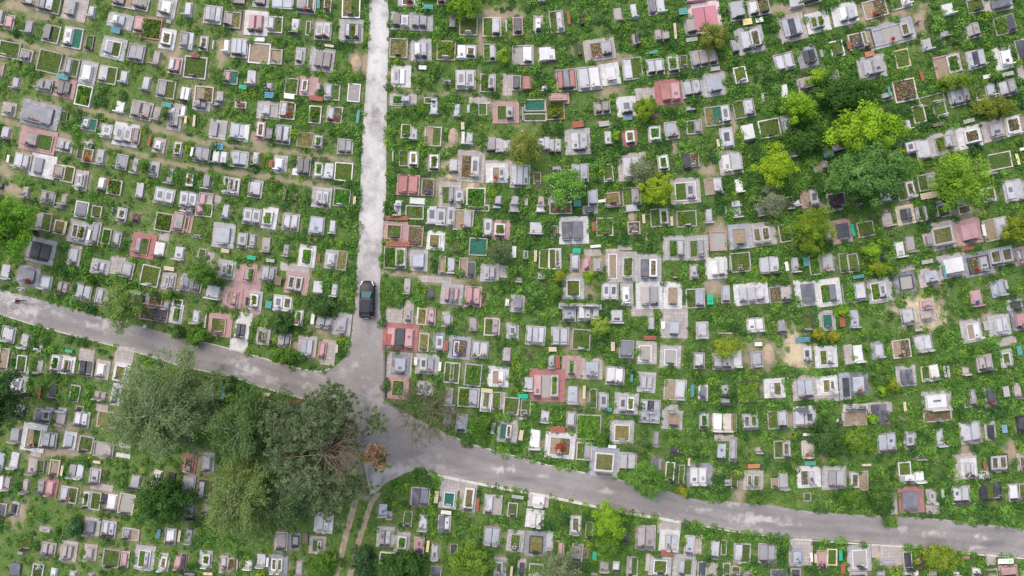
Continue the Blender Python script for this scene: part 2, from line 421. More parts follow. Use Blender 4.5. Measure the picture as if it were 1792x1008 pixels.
ed = np.clip(1 - np.minimum(v2, 1 - v2)[:, None] * 9 + (m - .5) * 2.2, 0, 1)[..., None] * .5 * np.clip((640 - PY) / 60, 0, 1)[..., None]
c = c + (pink - c) * ed
st = fbm(v2[:, None] * 45 + PY * .008, PY * .3, .05, 79, 4); cr = np.abs(fbm(PX, PY, .06, 88, 3) - .5)
c = c * (1 + (st - .5) * .40)[..., None] * (1 - .28 * np.clip(1 - cr / .006, 0, 1))[..., None]
X, Y, _ = W(PX, PY)
tsheet('lane', X, Y, X * 0 + .017, np.clip(c, .02, .85), ROADM)
for rut in RUTS:
    ys = np.arange(rut[0][1], 1058, 2.0)
    cx = np.interp(ys, [b for a, b in rut], [a for a, b in rut])
    t = np.linspace(-1, 1, 7); PX = cx[None] + t[:, None] * (5.2 + wob(ys, 75)[None] * .8); PY = np.repeat(ys[None], 7, 0)
    m = fbm(PX, PY, .2, 66, 3)[..., None]
    X, Y, _ = W(PX, PY)
    tsheet('wheel_track', X, Y, X * 0 + .008, np.array((.31, .245, .18)) + (m - .5) * np.array((.3, .25, .2)), TINT)
def ribbon(name, pts, w, h, mat, z=0.0):
    mb = MB()
    P = [Vector((*W(*p)[:2], 0)) for p in pts]; a = []; b = []
    for i, p in enumerate(P):
        t = (P[min(i + 1, len(P) - 1)] - P[max(i - 1, 0)]).normalized(); n = Vector((-t.y, t.x, 0)) * w / 2
        a.append(p + n); b.append(p - n)
    vs = []
    for q, r in zip(a, b): vs += [(q.x, q.y, z), (q.x, q.y, z + h), (r.x, r.y, z + h), (r.x, r.y, z)]
    fs = []
    for i in range(len(P) - 1):
        k = 4 * i
        fs += [[k, k + 4, k + 5, k + 1], [k + 1, k + 5, k + 6, k + 2], [k + 2, k + 6, k + 7, k + 3]]
    fs += [[0, 1, 2, 3], [len(vs) - 1, len(vs) - 2, len(vs) - 3, len(vs) - 4]]
    mb.add(vs, fs); return tag(mb.build(name, mat), kind='structure')
KERB = stone('road_kerb_concrete', (.56, .53, .50), .9, .1)
lo2 = [(x, ip(LO, x) + 3) for x in range(749, 1192, 8)]
ribbon('kerb', lo2, .34, .13, KERB)
ribbon('kerb', [(x, ip(LO, x) + 2) for x in range(1192, 1800, 8)], .15, .09, KERB)
ribbon('kerb', [(x, ip(LO, x) + 1) for x in range(0, 548, 8)], .12, .08, KERB)
ribbon('kerb', [(x, ip(UP, x) - 1) for x in range(330, 548, 8)] + [(556,650),(566,649),(578,645)], .15, .1, KERB)
ribbon('kerb', [(x, ip(UP, x) - 1) for x in range(793, 1060, 8)], .12, .08, KERB)
ribbon('kerb', [(673,600),(673.5,640),(673,696),(690,711),(704,722)], .22, .25, stone('dark_kerb_concrete', (.16, .15, .16), .9))
DATA = """
51 4 16 11 -l
88 9 36 27 c:slg
132 16 39 39 N:sn
162 22 11 20 -l
18 40 16 25 c:p
3 32 8 27 -s
53 49 14 23 -s
91 60 27 29 w:dg
129 67 30 34 w:wt
158 76 12 25 d:g
18 88 34 27 c:gg
48 98 20 20 n:k
88 109 38 36 c:g.
127 119 23 30 c:sg
155 128 27 39 C:w
190 132 29 29 c:lg
219 136 13 21 -l
257 148 13 25 -l
292 157 29 30 c:mg
29 146 12 21 -s
80 150 25 20 c:ss
114 155 34 32 P:dd
148 168 25 34 w:v.
2 123 11 23 c:e
211 37 41 25 C:wbn
246 45 17 27 p:p
266 51 32 34 r:v.
294 69 25 34 W:j
297 38 11 9 -k.
200 85 39 36 C:sg
240 94 27 29 c:mm
275 103 13 25 -k
308 116 21 27 n:lp
220 4 38 20 c:de
248 8 25 20 w:d
293 14 29 34 C:w
111 135 21 9 Bt
204 54 16 10 Ba
331 18 12 25 -l
374 27 29 30 c:bmb=
408 36 27 27 c:ky
449 41 38 41 W:pp
482 44 25 27 w:lg
517 47 14 27 -l
540 50 7 23 w:g.
566 55 27 30 c:ii!
615 55 39 39 C:lvk
325 71 16 27 c:s
336 73 9 30 -l.
358 77 14 25 c:o
374 79 4 16 -l.
397 82 10 23 -w
420 85 27 32 c:bbb=
455 94 34 34 w:e.
484 100 20 25 k:e+
526 99 16 29 C:i
564 105 39 39 C:dd
343 119 36 36 w:g
358 166 30 27 n:ef
325 166 16 25 -ww
405 136 23 23 c:pt
441 137 14 25 -l
472 152 11 14 -s+
511 152 21 27 c:g.
541 152 30 32 P:jn
558 152 8 12 -s.
582 162 25 27 c:lg
620 163 20 30 w:k.
386 170 11 18 -s
420 173 11 16 -g+
420 4 18 14 -d
457 4 27 18 C:d
496 7 34 18 b:bb.
537 10 30 27 b:mo!
574 9 12 27 n:f!
615 14 29 34 w:yg
472 167 16 11 Ba
454 70 20 7 Bw
577 81 16 4 Bn
558 7 5 18 Bt
426 153 12 7 Bg
507 169 18 9 Bw
554 173 23 8 Br
343 99 14 5 Bp
624 111 21 30 E
715 4 34 16 C:fd!
773 4 14 11 p:d
721 38 68 30 C:dinmm
792 40 11 23 -d
820 46 29 32 c:g
861 48 30 32 n:gl
906 47 16 30 p:d
886 46 4 20 -l.
942 44 16 32 N:w
698 85 29 32 c:y
737 88 34 38 C:wl
781 89 30 32 p:v
808 92 14 25 -w
824 92 18 23 c:j
857 93 21 29 c:gl
881 93 20 32 V
915 97 34 32 c:xw
952 96 16 25 -w
702 134 32 36 W:iw.
740 119 12 7 Bw
783 144 14 9 -s+
815 140 32 32 c:ii
854 146 25 30 c:vi
888 148 16 36 N
904 146 14 25 c:d
922 146 13 25 -r
952 155 9 9 -l+
706 175 43 20 C:vb
754 177 21 11 c:gw
840 176 36 11 N:nn.
749 13 18 8 Bt
814 4 27 7 -s
947 3 11 7 -s
974 39 23 36 c:gl
995 32 4 23 Br
1017 34 11 25 -f
1081 27 14 25 -k
1109 21 11 25 -l
1140 14 12 27 c:m
1156 12 14 25 -l
1233 32 52 52 H:hh.
1208 47 20 29 c:k
1195 21 15 11 Bt
1158 63 25 21 -kk
1181 55 4 27 Bn
1112 71 12 21 -kd
1010 89 11 23 -gd
1049 87 50 36 N:fs!
964 96 14 25 -w
1143 92 16 5 Bt
991 141 32 36 k:rmr=
1031 138 38 39 c:lw
1068 130 30 36 W:w!
1106 121 32 36 c:lg.
1146 118 29 27 c:ll
1177 114 20 30 c:o
1196 109 12 21 c:g
1231 102 43 29 c:kkk
1249 148 39 39 C:b=
1210 155 32 30 c:ll
1170 161 45 43 R:rp
1130 164 36 20 N
1210 70 20 7 Bs
1251 121 16 7 Bs
976 173 36 18 p:p
1217 3 29 5 -p
1289 20 25 32 c:b=
1317 16 18 27 c:w
1335 12 20 27 c:f
1307 39 16 12 By
1328 36 9 8 Bw
1312 70 46 45 C:lo!
1385 49 45 45 N:bdb=
1431 39 38 34 W:oo=
1478 25 41 36 W:wl
1530 16 38 30 n:ef!
1576 5 32 20 w:gw
1390 5 18 20 -l
1418 2 32 11 c:d
1371 109 32 29 c:ll
1413 100 32 34 D:dd=
1437 94 6 14 -s.
1464 86 21 27 w:g
1499 73 27 27 n:f!
1516 70 20 32 d:oe!
1559 59 75 39 B:Vxxo!
1525 118 46 39 C:ls=
1520 95 16 9 Bo
1484 80 6 12 Br
1295 132 20 27 w:g
1373 161 12 25 -w
1410 148 29 21 n:k
1454 138 25 23 n:k
1578 103 23 30 y:g.
1582 159 36 36 n:f
1550 170 18 12 c:b
1555 162 4 20 Bt
1334 171 5 16 -l.
1284 82 11 23 -s
1657 18 18 20 -w
1616 36 29 46 E
1705 11 27 23 c:gg
1746 9 46 23 N:m
1700 55 23 25 c:kk
1757 44 34 30 c:vd
1621 79 16 21 -l
1666 68 20 20 -v
1657 116 43 36 p:eo
1706 105 29 30 c:bdb
1755 102 30 38 W:w
1786 88 18 34 w:d
1612 135 6 16 Br
1677 170 34 29 c:lbl
1723 161 32 25 c:gl
1761 155 30 27 c:ls
1788 125 16 27 N
1762 130 20 7 Bs
1725 135 10 7 Bw
1741 132 14 14 V
1652 61 14 11 -s
1629 175 41 16 c:gg
1602 36 5 11 -p
17 192 23 23 N:k
71 201 63 41 D:m!
113 207 11 21 d:g
158 218 25 21 c:lt
188 230 18 23 w:i
221 236 41 38 W:ii!
240 239 13 27 p:k
11 234 14 23 -l
67 246 59 38 P:kg
114 255 27 23 N:ll
143 264 11 27 c:g
155 273 16 23 n:y!
177 276 14 27 -s
215 284 18 25 w:m
238 291 11 27 -s
271 297 16 25 w:i
42 283 27 27 c:ll
76 291 41 38 W:mn
105 301 20 23 n:k
120 305 21 27 n:g.
143 316 21 34 N:io
179 322 12 21 -w
202 328 23 25 n:v
246 334 12 27 -l
299 309 12 27 -s
279 255 20 25 N:w
313 262 14 25 c:o
289 344 32 27 c:ii
47 337 12 20 -k
86 346 23 21 c:km
114 349 12 20 -k
211 188 14 20 -w
249 194 34 30 c:kk!
276 200 14 23 -k
307 205 23 45 N:ii
293 184 17 8 Bt
263 246 4 20 Br
16 278 4 12 Bw
191 318 4 14 Br
154 252 14 14 N
286 201 12 23 V
250 291 21 25 V
2 325 9 11 -d
353 183 29 21 C:mm
471 193 39 30 C:bx
504 194 25 29 n:lf!
552 201 20 29 n:v
586 201 25 27 n:lf!
382 227 27 32 C:mn.
420 231 30 29 c:bb
433 234 8 30 -w.
457 229 14 29 p:j
472 235 11 20 -m
496 236 25 32 c:sl
535 245 27 25 c:y.
558 249 14 23 c:o
605 257 25 25 c:ss
355 271 27 27 d:mm
386 276 25 23 -ww
420 279 29 27 c:bb=
454 280 21 23 -lg
491 288 23 30 C:w!
532 292 23 30 c:dd
518 301 11 12 -w.
559 298 16 27 c:j
576 300 15 27 -l
602 301 29 30 w:g.
333 316 12 25 -j
363 319 13 25 -s
406 326 27 29 c:joj
448 331 23 29 c:l
563 346 32 34 C:ii
599 346 27 30 c:v
515 341 11 20 -g
499 340 5 20 Bk
326 210 4 12 By
341 212 4 20 Bn
337 266 4 16 Bw
384 257 16 11 Ba
475 287 6 14 Br
627 205 5 23 Bt
621 351 4 14 Bn
331 350 29 27 c:ii
361 351 23 25 w:pn
322 196 9 21 -w
381 184 11 9 -s
422 184 18 11 n:f!
381 348 11 11 N
760 190 13 23 -l
800 194 11 23 -l
845 192 14 20 w:g.
885 197 43 36 P:gs
892 196 4 4 V
936 185 34 20 c:t.
936 206 36 13 c:g.
725 234 12 23 -l
758 239 27 32 w:eg.
793 239 21 30 E
811 242 7 23 -w
822 243 12 23 -l
861 253 14 25 -s
874 255 12 25 -l
887 256 14 21 -l
946 251 12 16 -l
957 251 11 23 -l
707 277 15 27 c:g.
724 279 16 27 c:j
760 285 18 29 c:j
794 291 14 23 -l
824 291 45 52 N:fi!
870 303 36 32 W:ei!
872 294 45 25 N
910 309 32 38 w:lbl=
715 324 36 34 p:rr
749 328 21 29 c:f!
788 341 36 43 N:gs
804 344 16 23 w:i
833 346 30 32 w:v.
872 351 11 16 -l
901 351 14 16 -s
921 353 6 14 -s.
947 353 12 18 -k
698 356 12 11 -l
731 352 25 11 -w.
688 273 3 23 -n.
820 191 5 14 -l.
810 221 6 11 Bn
915 200 4 23 -s.
771 331 4 14 Bs
711 230 16 23 n:v
940 312 12 20 n:f
915 230 7 5 -s.
971 191 30 36 p:v
1053 190 27 21 c:kk
1096 187 32 34 W:i
1098 207 16 7 Bb
1011 218 20 11 Br
1144 203 14 6 Bp
1057 217 18 9 Bs
1011 248 41 43 C:ll=
1064 242 11 23 -l
1102 240 25 32 R:j
1145 235 21 27 w:j
1175 229 23 29 c:b!
1214 223 25 23 c:gs
1255 203 41 32 c:yti!
1271 242 21 34 w:i
1256 251 5 11 Bn
971 256 21 25 -ll
1106 292 46 46 N:ll
1015 303 27 30 c:bb
1064 303 16 29 c:g
1160 286 18 27 w:j
1194 284 30 27 d:vd
1215 280 14 23 c:f!
1270 285 23 41 N:w
1199 334 48 43 N:gi
1248 326 29 27 c:el
1037 347 16 27 c:b
1071 348 25 21 p:y
1105 344 30 30 c:gs
1053 352 8 5 Bw
1206 191 14 9 -s
974 295 14 7 -s.
1078 237 14 18 V
969 353 18 12 c:l
1010 356 11 11 Bt
1301 191 34 30 c:gl
1346 225 34 30 w:gg
1379 218 23 32 C:ws
1309 233 21 29 -w
1287 284 20 36 n:l
1292 326 12 23 -w
1380 264 20 25 -w
1435 292 23 16 c:es
1416 348 30 29 p:ei!
1462 350 29 23 n:d!
1592 259 18 23 d:i
1586 219 12 18 -l
1449 271 18 8 Ba
1464 259 16 11 -s
1548 346 20 20 -w
1584 334 29 30 c:gj
1377 352 18 14 c:g
1287 357 14 11 -l
1500 359 16 5 -w
1394 356 11 11 -l
1607 200 20 29 n:g.
1643 191 21 29 c:g
1641 218 21 6 Bk
1694 212 20 7 Bs
1696 240 39 36 W:j
1677 242 12 39 N
1738 228 38 36 N:s
1771 221 25 32 n:j
1788 216 14 30 n:e
1648 251 43 36 C:vl
1614 262 25 34 n:l
1621 319 30 27 c:gs
1748 282 38 27 n:g.
1773 334 34 36 c:ll
1723 303 25 11 -k
1625 342 32 11 Bn
1779 279 5 20 By
1729 341 21 23 n:g
1679 351 14 16 -s
1643 355 11 9 -s
1789 261 7 5 Bw
71 388 13 29 -s
83 389 16 29 c:g.
107 362 12 7 -s
144 367 21 27 w:m
171 371 16 20 c:g
197 370 4 14 -s.
215 376 16 23 w:o
239 381 12 14 -f!
288 389 27 30 c:v.
315 389 20 32 p:k
106 398 18 23 n:y
140 406 36 38 C:oo
157 411 5 18 Bw
116 398 4 21 Bn
169 410 14 38 w:s
188 414 14 25 n:v
206 419 14 25 c:s
252 430 38 41 R:kg
280 437 16 25 -w
315 444 16 23 -l
73 439 46 41 C:dd
131 447 21 34 N:l
176 467 30 25 C:ll
224 473 21 27 c:s
264 483 30 34 w:gg
296 492 23 29 N:ii
205 465 25 29 N
12 476 16 25 -l
51 482 36 32 D:m!
82 495 20 25 c:l
111 504 18 20 -kk
148 512 25 27 c:ll
183 521 27 30 c:lk
245 524 27 25 D:v
272 531 23 20 p:f
293 535 11 14 -s
239 512 18 7 Bs
297 470 18 7 Bn
155 489 14 16 V
265 512 16 16 V
296 517 18 18 V
319 496 7 25 -s
312 531 16 14 w:g
39 506 11 7 -w.
288 414 16 14 N
329 365 18 18 c:i
358 367 27 23 w:pv
396 371 12 25 -l
442 379 30 27 c:ii
472 382 25 36 W:j
510 389 27 29 c:ll
555 395 25 30 c:b
583 398 11 23 -l
392 412 36 41 C:b=
425 421 16 25 w:i
443 422 11 23 -s
467 429 13 25 -k
502 439 11 21 -s
538 448 27 36 W:v
581 454 23 32 C:l
599 456 16 32 c:y.
347 414 12 7 -s+
395 439 14 7 Bn
441 451 15 7 Bg
474 456 15 6 Bs
559 451 4 12 Br
397 472 29 32 C:io
434 479 29 32 P:xv
471 480 25 27 c:ss
488 491 11 16 Bk
520 496 38 36 P:oo
516 469 48 14 N
354 449 12 25 c:g
368 451 14 23 n:n.
374 512 23 23 -l
337 496 32 27 c:mmd
408 521 30 34 P:ep
448 526 21 32 C:j
471 533 11 12 Bt
496 531 32 27 w:ij
557 504 16 23 -l
586 508 11 23 -l
433 527 4 14 Bd
327 390 20 32 P:g.
432 503 45 57 P:n.
696 368 12 21 -i
726 372 29 23 w:g.
693 405 38 34 P:gg=
695 382 39 7 Br
727 413 25 34 p:f
763 421 29 32 W:y
756 377 16 30 -i
772 380 15 29 -i
789 378 14 34 c:i
811 385 32 34 n:es!
798 428 12 25 -g
837 432 29 29 w:t.
854 398 16 30 c:i
877 402 29 32 P:j
938 400 20 21 -l
900 441 7 20 Bw
937 448 5 20 Bn
920 447 8 16 -o
697 427 41 9 Br
692 451 36 36 c:vo
733 456 29 36 C:b
774 464 11 30 c:e
790 465 13 27 -l
811 467 14 29 n:e
825 472 14 25 c:d
857 477 30 30 C:ls
881 475 14 20 N
908 489 11 11 -s
894 444 5 5 N
713 501 11 27 -k
754 514 11 16 -d
791 515 36 34 C:pmp
828 519 27 34 p:pp!
888 529 7 12 -w
906 531 23 29 C:m
847 521 7 18 -f.
952 453 16 32 w:g.
835 364 39 11 w:v
870 362 12 7 -l
900 365 16 14 -s
946 365 14 14 -w
947 483 11 12 -s
717 531 14 11 N
761 489 54 11 N
981 364 36 20 c:ff
1033 367 25 14 C:m
1072 361 20 7 -p
1105 364 20 14 -l
1004 403 48 45 W:mm
970 406 11 21 c:f
1058 397 27 30 w:vg
1107 378 18 23 E
1109 399 20 21 n:f!
1126 383 5 16 Bn
1154 381 30 30 w:go
1175 387 5 16 Bn
1201 383 32 27 c:vg
1240 378 12 25 -l
1181 434 39 41 C:vl
1219 434 38 41 C:gs
1256 422 27 32 p:x.
1131 421 4 27 -n.
1039 396 7 16 Br
1042 431 18 5 Bw
1009 439 14 9 Bg
971 453 20 34 w:go
1006 460 16 29 c:l
1026 462 14 27 P:p
1046 465 14 25 N:s
1072 465 23 55 N:e.
1098 467 30 50 N:o
1135 469 41 46 C:mj
1180 474 12 25 -g
1214 476 14 25 c:l
1253 469 36 36 W:ww
1003 503 36 39 C:g
1067 510 27 29 c:ii
1097 515 20 39 C:w
1136 517 43 45 W:ks
1177 517 30 45 W:e
1216 522 30 32 c:gb
1269 515 14 29 w:b
1242 524 11 18 Bg
1015 536 68 9 w:bw
1094 433 23 9 N
1037 442 27 11 N
981 483 23 20 V
1031 487 23 23 V
974 510 21 23 V
1269 367 4 14 -s.
1274 462 5 25 w:g
1289 371 14 21 -l
1293 414 34 41 B:e
1334 410 43 39 N:oo
1373 408 20 30 w:g.
1330 371 12 16 -s
1471 405 34 39 P:d=
1514 401 27 25 c:gg
1551 385 16 23 -n
1584 376 29 32 Y:dm
1551 369 4 4 N
1295 459 32 32 c:gg!
1346 464 32 30 -ll
1376 466 6 16 Bw
1391 463 12 27 -l
1409 458 9 16 Bt
1425 464 18 32 n:v.
1447 460 20 30 c:l!
1476 460 16 32 c:g
1492 460 18 30 c:g
1573 437 16 27 -w
1592 428 16 27 -k
1537 451 20 11 -d
1314 514 55 36 W:lll
1365 515 36 27 c:fk
1410 512 36 45 W:m
1449 512 41 45 W:vm
1494 512 38 32 c:vl
1539 508 39 41 C:vi
1582 494 36 34 D:x.
1501 484 20 6 Bt
1491 403 6 21 Bg
1448 403 9 36 n:s
1459 364 27 11 n:d
1412 362 3 3 N
1525 440 30 27 V
1550 424 20 16 V
1539 469 34 20 V
1584 469 30 11 N
1380 364 11 7 -s
1650 412 48 46 N:o
1625 421 18 25 N:s
1693 406 43 43 P:p=
1691 435 21 6 Br
1741 401 38 36 n:el
1720 403 6 20 Bw
1666 465 46 39 C:w
1625 485 34 30 N:b
1711 462 48 39 D:fs!
1750 449 39 30 w:oo
1784 448 20 30 P:lk
1745 505 23 27 b:bb=
1707 522 18 27 -p!
1651 474 5 20 Bt
1759 498 5 16 Bs
1621 458 20 7 Bs
1650 369 21 20 c:g
1686 367 20 14 n:f
1618 374 5 25 -s.
1634 383 25 5 Bd
1604 376 7 25 -s
1775 533 27 18 C:d
1620 533 21 16 n:p
1684 483 4 4 N
17 585 23 27 c:l
45 597 14 25 -l
8 628 16 36 c:e
39 636 16 27 w:g
71 641 10 23 -s
74 608 7 9 -s+
67 612 11 4 Bw
122 614 12 5 Bg
99 636 16 29 w:j
119 639 23 30 W:pvp
152 644 23 27 c:dd
180 647 23 32 N:w
218 622 30 29 N
152 622 25 20 N
214 651 27 32 W:y
34 674 27 32 C:i
94 686 12 23 -d
132 688 16 27 w:v
177 692 21 14 -kk
204 690 16 36 W:s
223 692 23 23 w:v
40 714 11 12 -s
88 716 14 7 -l
111 717 14 7 -l
71 688 4 20 Br
51 648 4 7 Bs
141 715 12 9 w:g
179 714 20 12 N
271 547 45 27 p:fd
309 549 21 32 W:v
255 572 7 7 -w.
344 555 12 23 -l
386 569 38 38 P:gy=
424 578 23 34 W:dd
429 558 23 20 W:n.
418 604 29 20 W:n.
461 588 23 29 N:go
499 596 21 23 c:ss
524 556 14 27 w:j!
548 558 6 18 Bw
569 565 27 21 c:ss
599 567 29 38 C:s
538 606 30 36 N:bb
565 613 12 27 p:p
590 610 4 14 Bn
575 617 23 41 N
391 689 6 23 Ba
369 690 9 18 -s
467 690 14 6 Bn
474 702 7 5 -w.
463 701 6 5 -w.
514 703 25 8 Br
515 713 39 18 c:sl
418 713 9 14 -s
446 544 20 11 P:n.
361 561 3 25 -n.
690 554 27 34 N:n.
715 551 16 29 N:k
731 552 4 29 -w.
739 554 14 27 y:y.
755 554 14 29 c:p
783 559 18 25 N:b
828 568 12 23 -k
861 572 25 29 n:gk
897 579 20 27 C:i
937 587 32 32 c:lbl=
701 590 57 46 R:pdp
680 594 11 20 Br
742 599 16 30 n:y
768 599 20 34 D:i
781 605 7 18 Br
804 608 36 38 D:jf!
840 612 27 29 c:ll!
887 621 14 27 -k
701 638 29 34 D:b=
699 639 41 43 N
748 637 38 34 C:is
728 632 6 14 Bw
770 641 5 16 Bw
697 678 34 38 P:v.
744 679 27 23 c:ii
791 652 25 34 w:gog
786 694 13 29 -s
828 656 27 36 b:vv
820 695 34 32 w:vs
872 659 34 34 W:ew!
851 701 18 36 w:o
869 701 14 29 c:g
895 710 25 29 w:g
920 713 16 27 c:g
925 672 16 23 -l
915 693 18 8 Bg
928 617 11 11 -f
852 683 20 7 Bn
788 713 16 12 -s
878 701 18 27 N
996 551 21 23 c:b
1023 549 23 25 c:ww
1042 547 12 21 -l
1079 554 20 23 -l
1139 567 12 25 -s
1179 574 27 32 C:b=
1179 563 46 54 N
1137 591 22 7 Br
1228 578 20 29 c:l
980 588 29 30 c:ll
1017 594 29 34 c:g
1072 606 7 16 Bn
1096 611 23 30 c:m
1131 617 34 38 N:x
1173 624 34 38 C:x
1223 631 18 27 c:l
1263 632 32 27 c:ll
1000 642 32 38 P:xvx
1036 645 34 36 N:b!
965 633 11 23 -s
976 633 7 23 Br
1076 657 30 30 c:ww
1105 661 4 12 Bt
1131 669 30 34 C:ll=
1181 682 36 34 c:el
1211 683 6 20 Ba
1230 686 16 29 W:m!
958 674 57 54 R:pxo
1002 691 16 29 -b
1022 686 5 23 Bn
1038 697 12 32 w:g.
1056 702 16 30 c:i
1096 706 39 36 C:ij
1138 711 32 23 c:bdb=
1174 715 23 14 C:k
1269 683 14 18 -s
1269 702 16 11 -s
1269 583 23 3 -n.
967 611 14 8 Bn
1160 569 7 11 Bw
1124 545 36 16 N
1064 716 7 7 Bt
1004 670 57 46 E
1321 569 29 25 c:ww
1367 570 13 25 -s
1411 565 20 27 d:g
1447 561 27 34 C:t
1473 563 9 18 Br
1494 558 14 30 -b
1587 554 23 29 c:l
1476 545 20 14 V
1434 585 20 20 V
1460 588 21 21 V
1398 622 48 57 E
1411 620 16 27 n:i!
1404 594 25 9 Ba
1445 624 36 36 W:gw
1323 629 20 27 c:s
1346 620 23 41 E
1484 620 14 32 N
1501 619 15 29 -w
1535 613 21 30 D:l
1576 610 29 30 n:ef!
1326 602 11 7 Bw
1289 628 16 30 n:w
1307 686 38 36 d:v.
1355 679 34 32 W:lf
1407 678 39 41 N:bb
1447 674 34 32 W:yj
1478 676 18 45 B:d.
1503 672 30 39 D:b!
1585 658 32 34 C:mm
1406 716 34 11 W:m
1496 713 38 12 n:oo
1539 713 39 18 C:mm
1582 711 5 16 Bn
1518 608 12 14 V
1566 678 23 25 V
1544 683 16 16 V
1385 656 9 5 -n.
1446 697 41 11 N
1621 551 29 23 N:n
1699 579 34 38 C:ew
1748 569 36 36 C:ll=
1785 560 30 34 D:p!
1614 601 30 30 c:ll
1761 627 21 30 C:g
1782 613 9 16 Bt
1721 635 25 27 c:kk
1634 651 14 25 -w
1652 650 4 20 Bs
1658 650 4 20 Bs
1619 654 14 25 y:g
1688 649 11 14 -n
1696 697 21 29 c:gs
1731 694 21 36 D:d!
1759 685 12 18 Bs
1779 683 14 27 -k
1639 702 48 36 C:w
1723 570 7 16 Bs
1761 597 32 14 N
1606 577 12 5 Bs
77 727 27 23 c:mo
109 731 14 25 -k
145 733 25 27 c:ww
60 765 38 46 W:eg!
29 761 16 25 -s
89 770 23 27 c:ll
123 771 20 30 W:b
152 777 23 27 w:gg
183 786 32 25 c:xk
189 734 32 27 n:y
3 806 11 27 b:b
27 805 13 27 -l
59 815 14 27 -k
73 815 12 21 c:g
97 818 16 27 n:e
110 823 4 18 Bn
128 824 11 23 -s
141 825 11 23 -l
168 833 18 27 c:l
4 845 9 27 -w
16 845 11 23 -k
47 850 11 23 -k
74 851 12 23 -k
91 852 20 34 R:p
122 865 27 27 c:lg!
153 874 12 29 w:j
169 876 16 29 c:g.
196 879 16 27 -w
184 872 9 14 -d
223 881 25 34 n:x
27 890 12 25 C:d
4 891 16 21 c:m
238 843 16 23 -s
277 834 14 21 -w
302 834 11 14 -d
171 808 11 5 Bn
218 779 21 9 n:n.
216 797 23 7 w:n.
38 725 11 12 -d
64 793 16 11 N
179 852 36 11 N
508 727 21 12 c:sm
332 811 23 32 R:f!
365 809 20 34 N:l
332 847 20 27 b:b
359 856 21 29 d:bg
361 890 9 14 c:e
336 891 11 18 -s
783 734 14 23 -s
808 740 18 30 b:b
888 754 34 38 C:tj
863 749 7 20 Bs
912 761 7 18 Bn
936 768 18 34 -w
913 725 16 16 c:g
954 729 14 20 -l
736 868 30 30 w:mm
784 872 29 34 C:t
788 845 34 23 N
819 870 27 50 N:j
836 882 5 21 Br
863 882 29 32 c:lx
906 869 21 6 Bs
942 875 34 23 N:w
764 869 7 21 Bn
781 896 18 7 Bw
897 891 16 23 c:g
999 734 16 27 c:l
1030 747 39 41 c:v.
980 779 48 43 W:ef!
976 751 25 11 Br
1088 756 39 39 C:y
1022 789 25 29 n:gs
1057 808 46 48 B:j
1071 781 14 6 Bw
1098 808 30 32 c:ll
1136 729 34 20 c:bb
1176 734 34 32 C:e=
1231 736 16 27 c:o
1255 739 16 30 -w
1272 739 14 30 -n
1148 768 9 25 -s
1182 788 16 11 -d
1148 809 16 25 C:m
1172 824 14 30 w:g
1192 829 9 30 w:g
1224 831 41 39 D:ww
1262 790 14 27 -b
1205 808 4 14 Bn
1267 766 32 11 N
1055 766 27 29 V
1117 779 46 32 V
1094 829 18 14 V
1194 859 21 21 V
1272 843 11 9 -s
1312 738 25 27 w:oo
1360 734 32 30 c:gl
1407 732 36 29 b:li
1495 729 38 29 c:ee
1542 729 25 23 c:mm
1528 734 14 16 V
1565 733 14 14 V
1576 739 14 16 V
1550 774 30 32 c:bb
1592 770 21 30 C:i
1368 786 27 29 w:go
1413 786 20 29 n:n!
1413 760 18 5 Bw
1417 810 20 7 Bt
1415 834 38 36 W:fl
1459 836 39 39 C:ss
1502 841 30 32 w:oe
1318 840 32 32 N:oo
1318 815 21 7 Bo
1370 841 16 27 -s
1355 845 12 16 n:e
1326 786 11 12 -k
1284 838 11 29 c:g
1319 872 27 23 V
1412 869 12 14 w:g.
1582 820 20 23 w:g.
1587 836 25 18 C:w
1594 874 41 44 R:m=
1282 786 12 39 c:s
1515 813 16 4 Bn
1564 881 11 36 N
1474 729 5 14 Bs
1464 737 6 9 -w+
1284 739 7 29 c:y.
1696 756 34 36 c:ll=
1732 754 18 32 C:d
1643 765 14 29 -l
1695 820 25 34 W:ll!
1689 816 38 43 N
1746 810 30 29 d:oo
1788 808 16 30 N:f
1680 865 29 29 c:ll
1732 859 34 30 d:dgd
1771 861 16 29 c:w
1629 868 16 25 N:i
1632 891 23 16 N:n.
1756 750 9 14 Bb
1788 741 18 27 d:d
1721 813 4 14 Br
1723 832 12 12 n:f
1607 834 16 18 -w
1607 800 16 7 -s
1648 863 5 14 Bs
1788 859 11 25 w:g
1639 725 45 23 n:f
162 921 25 30 C:m
192 925 23 27 c:ll
230 934 27 20 c:se
300 937 18 27 c:w
315 937 4 20 Bn
279 933 6 16 Ba
80 926 20 9 -s.
47 949 16 23 -g
87 960 23 23 c:kk
121 964 27 34 N:kk=
159 966 21 27 N:k
196 976 27 30 c:gg
220 978 13 27 n:p
254 976 32 41 C:gl
288 983 18 30 N:j
313 983 11 21 p:p
29 996 16 23 -m
68 998 18 23 w:g
95 1002 11 16 -w
129 1004 11 11 -l
161 1005 11 7 -k
38 966 11 7 -s.
567 914 30 34 W:ww
493 946 20 30 n:k
516 946 20 27 D:x
536 940 7 18 Bk
556 953 27 29 N:gj
525 994 12 25 -k
488 987 30 32 D:jj
458 980 14 21 -l
469 983 4 16 Bw
436 987 14 14 -w!
393 985 13 25 n:l!
361 978 21 29 C:j
332 937 12 25 -s
334 901 14 14 -d
322 983 9 29 p:d
365 1003 16 5 Bn
408 987 16 21 n:f
332 1005 21 9 d:s
332 880 12 12 -s
675 939 29 34 C:kl
704 948 25 34 C:j
734 953 16 27 n:p!
749 955 5 20 By
741 913 14 27 -l
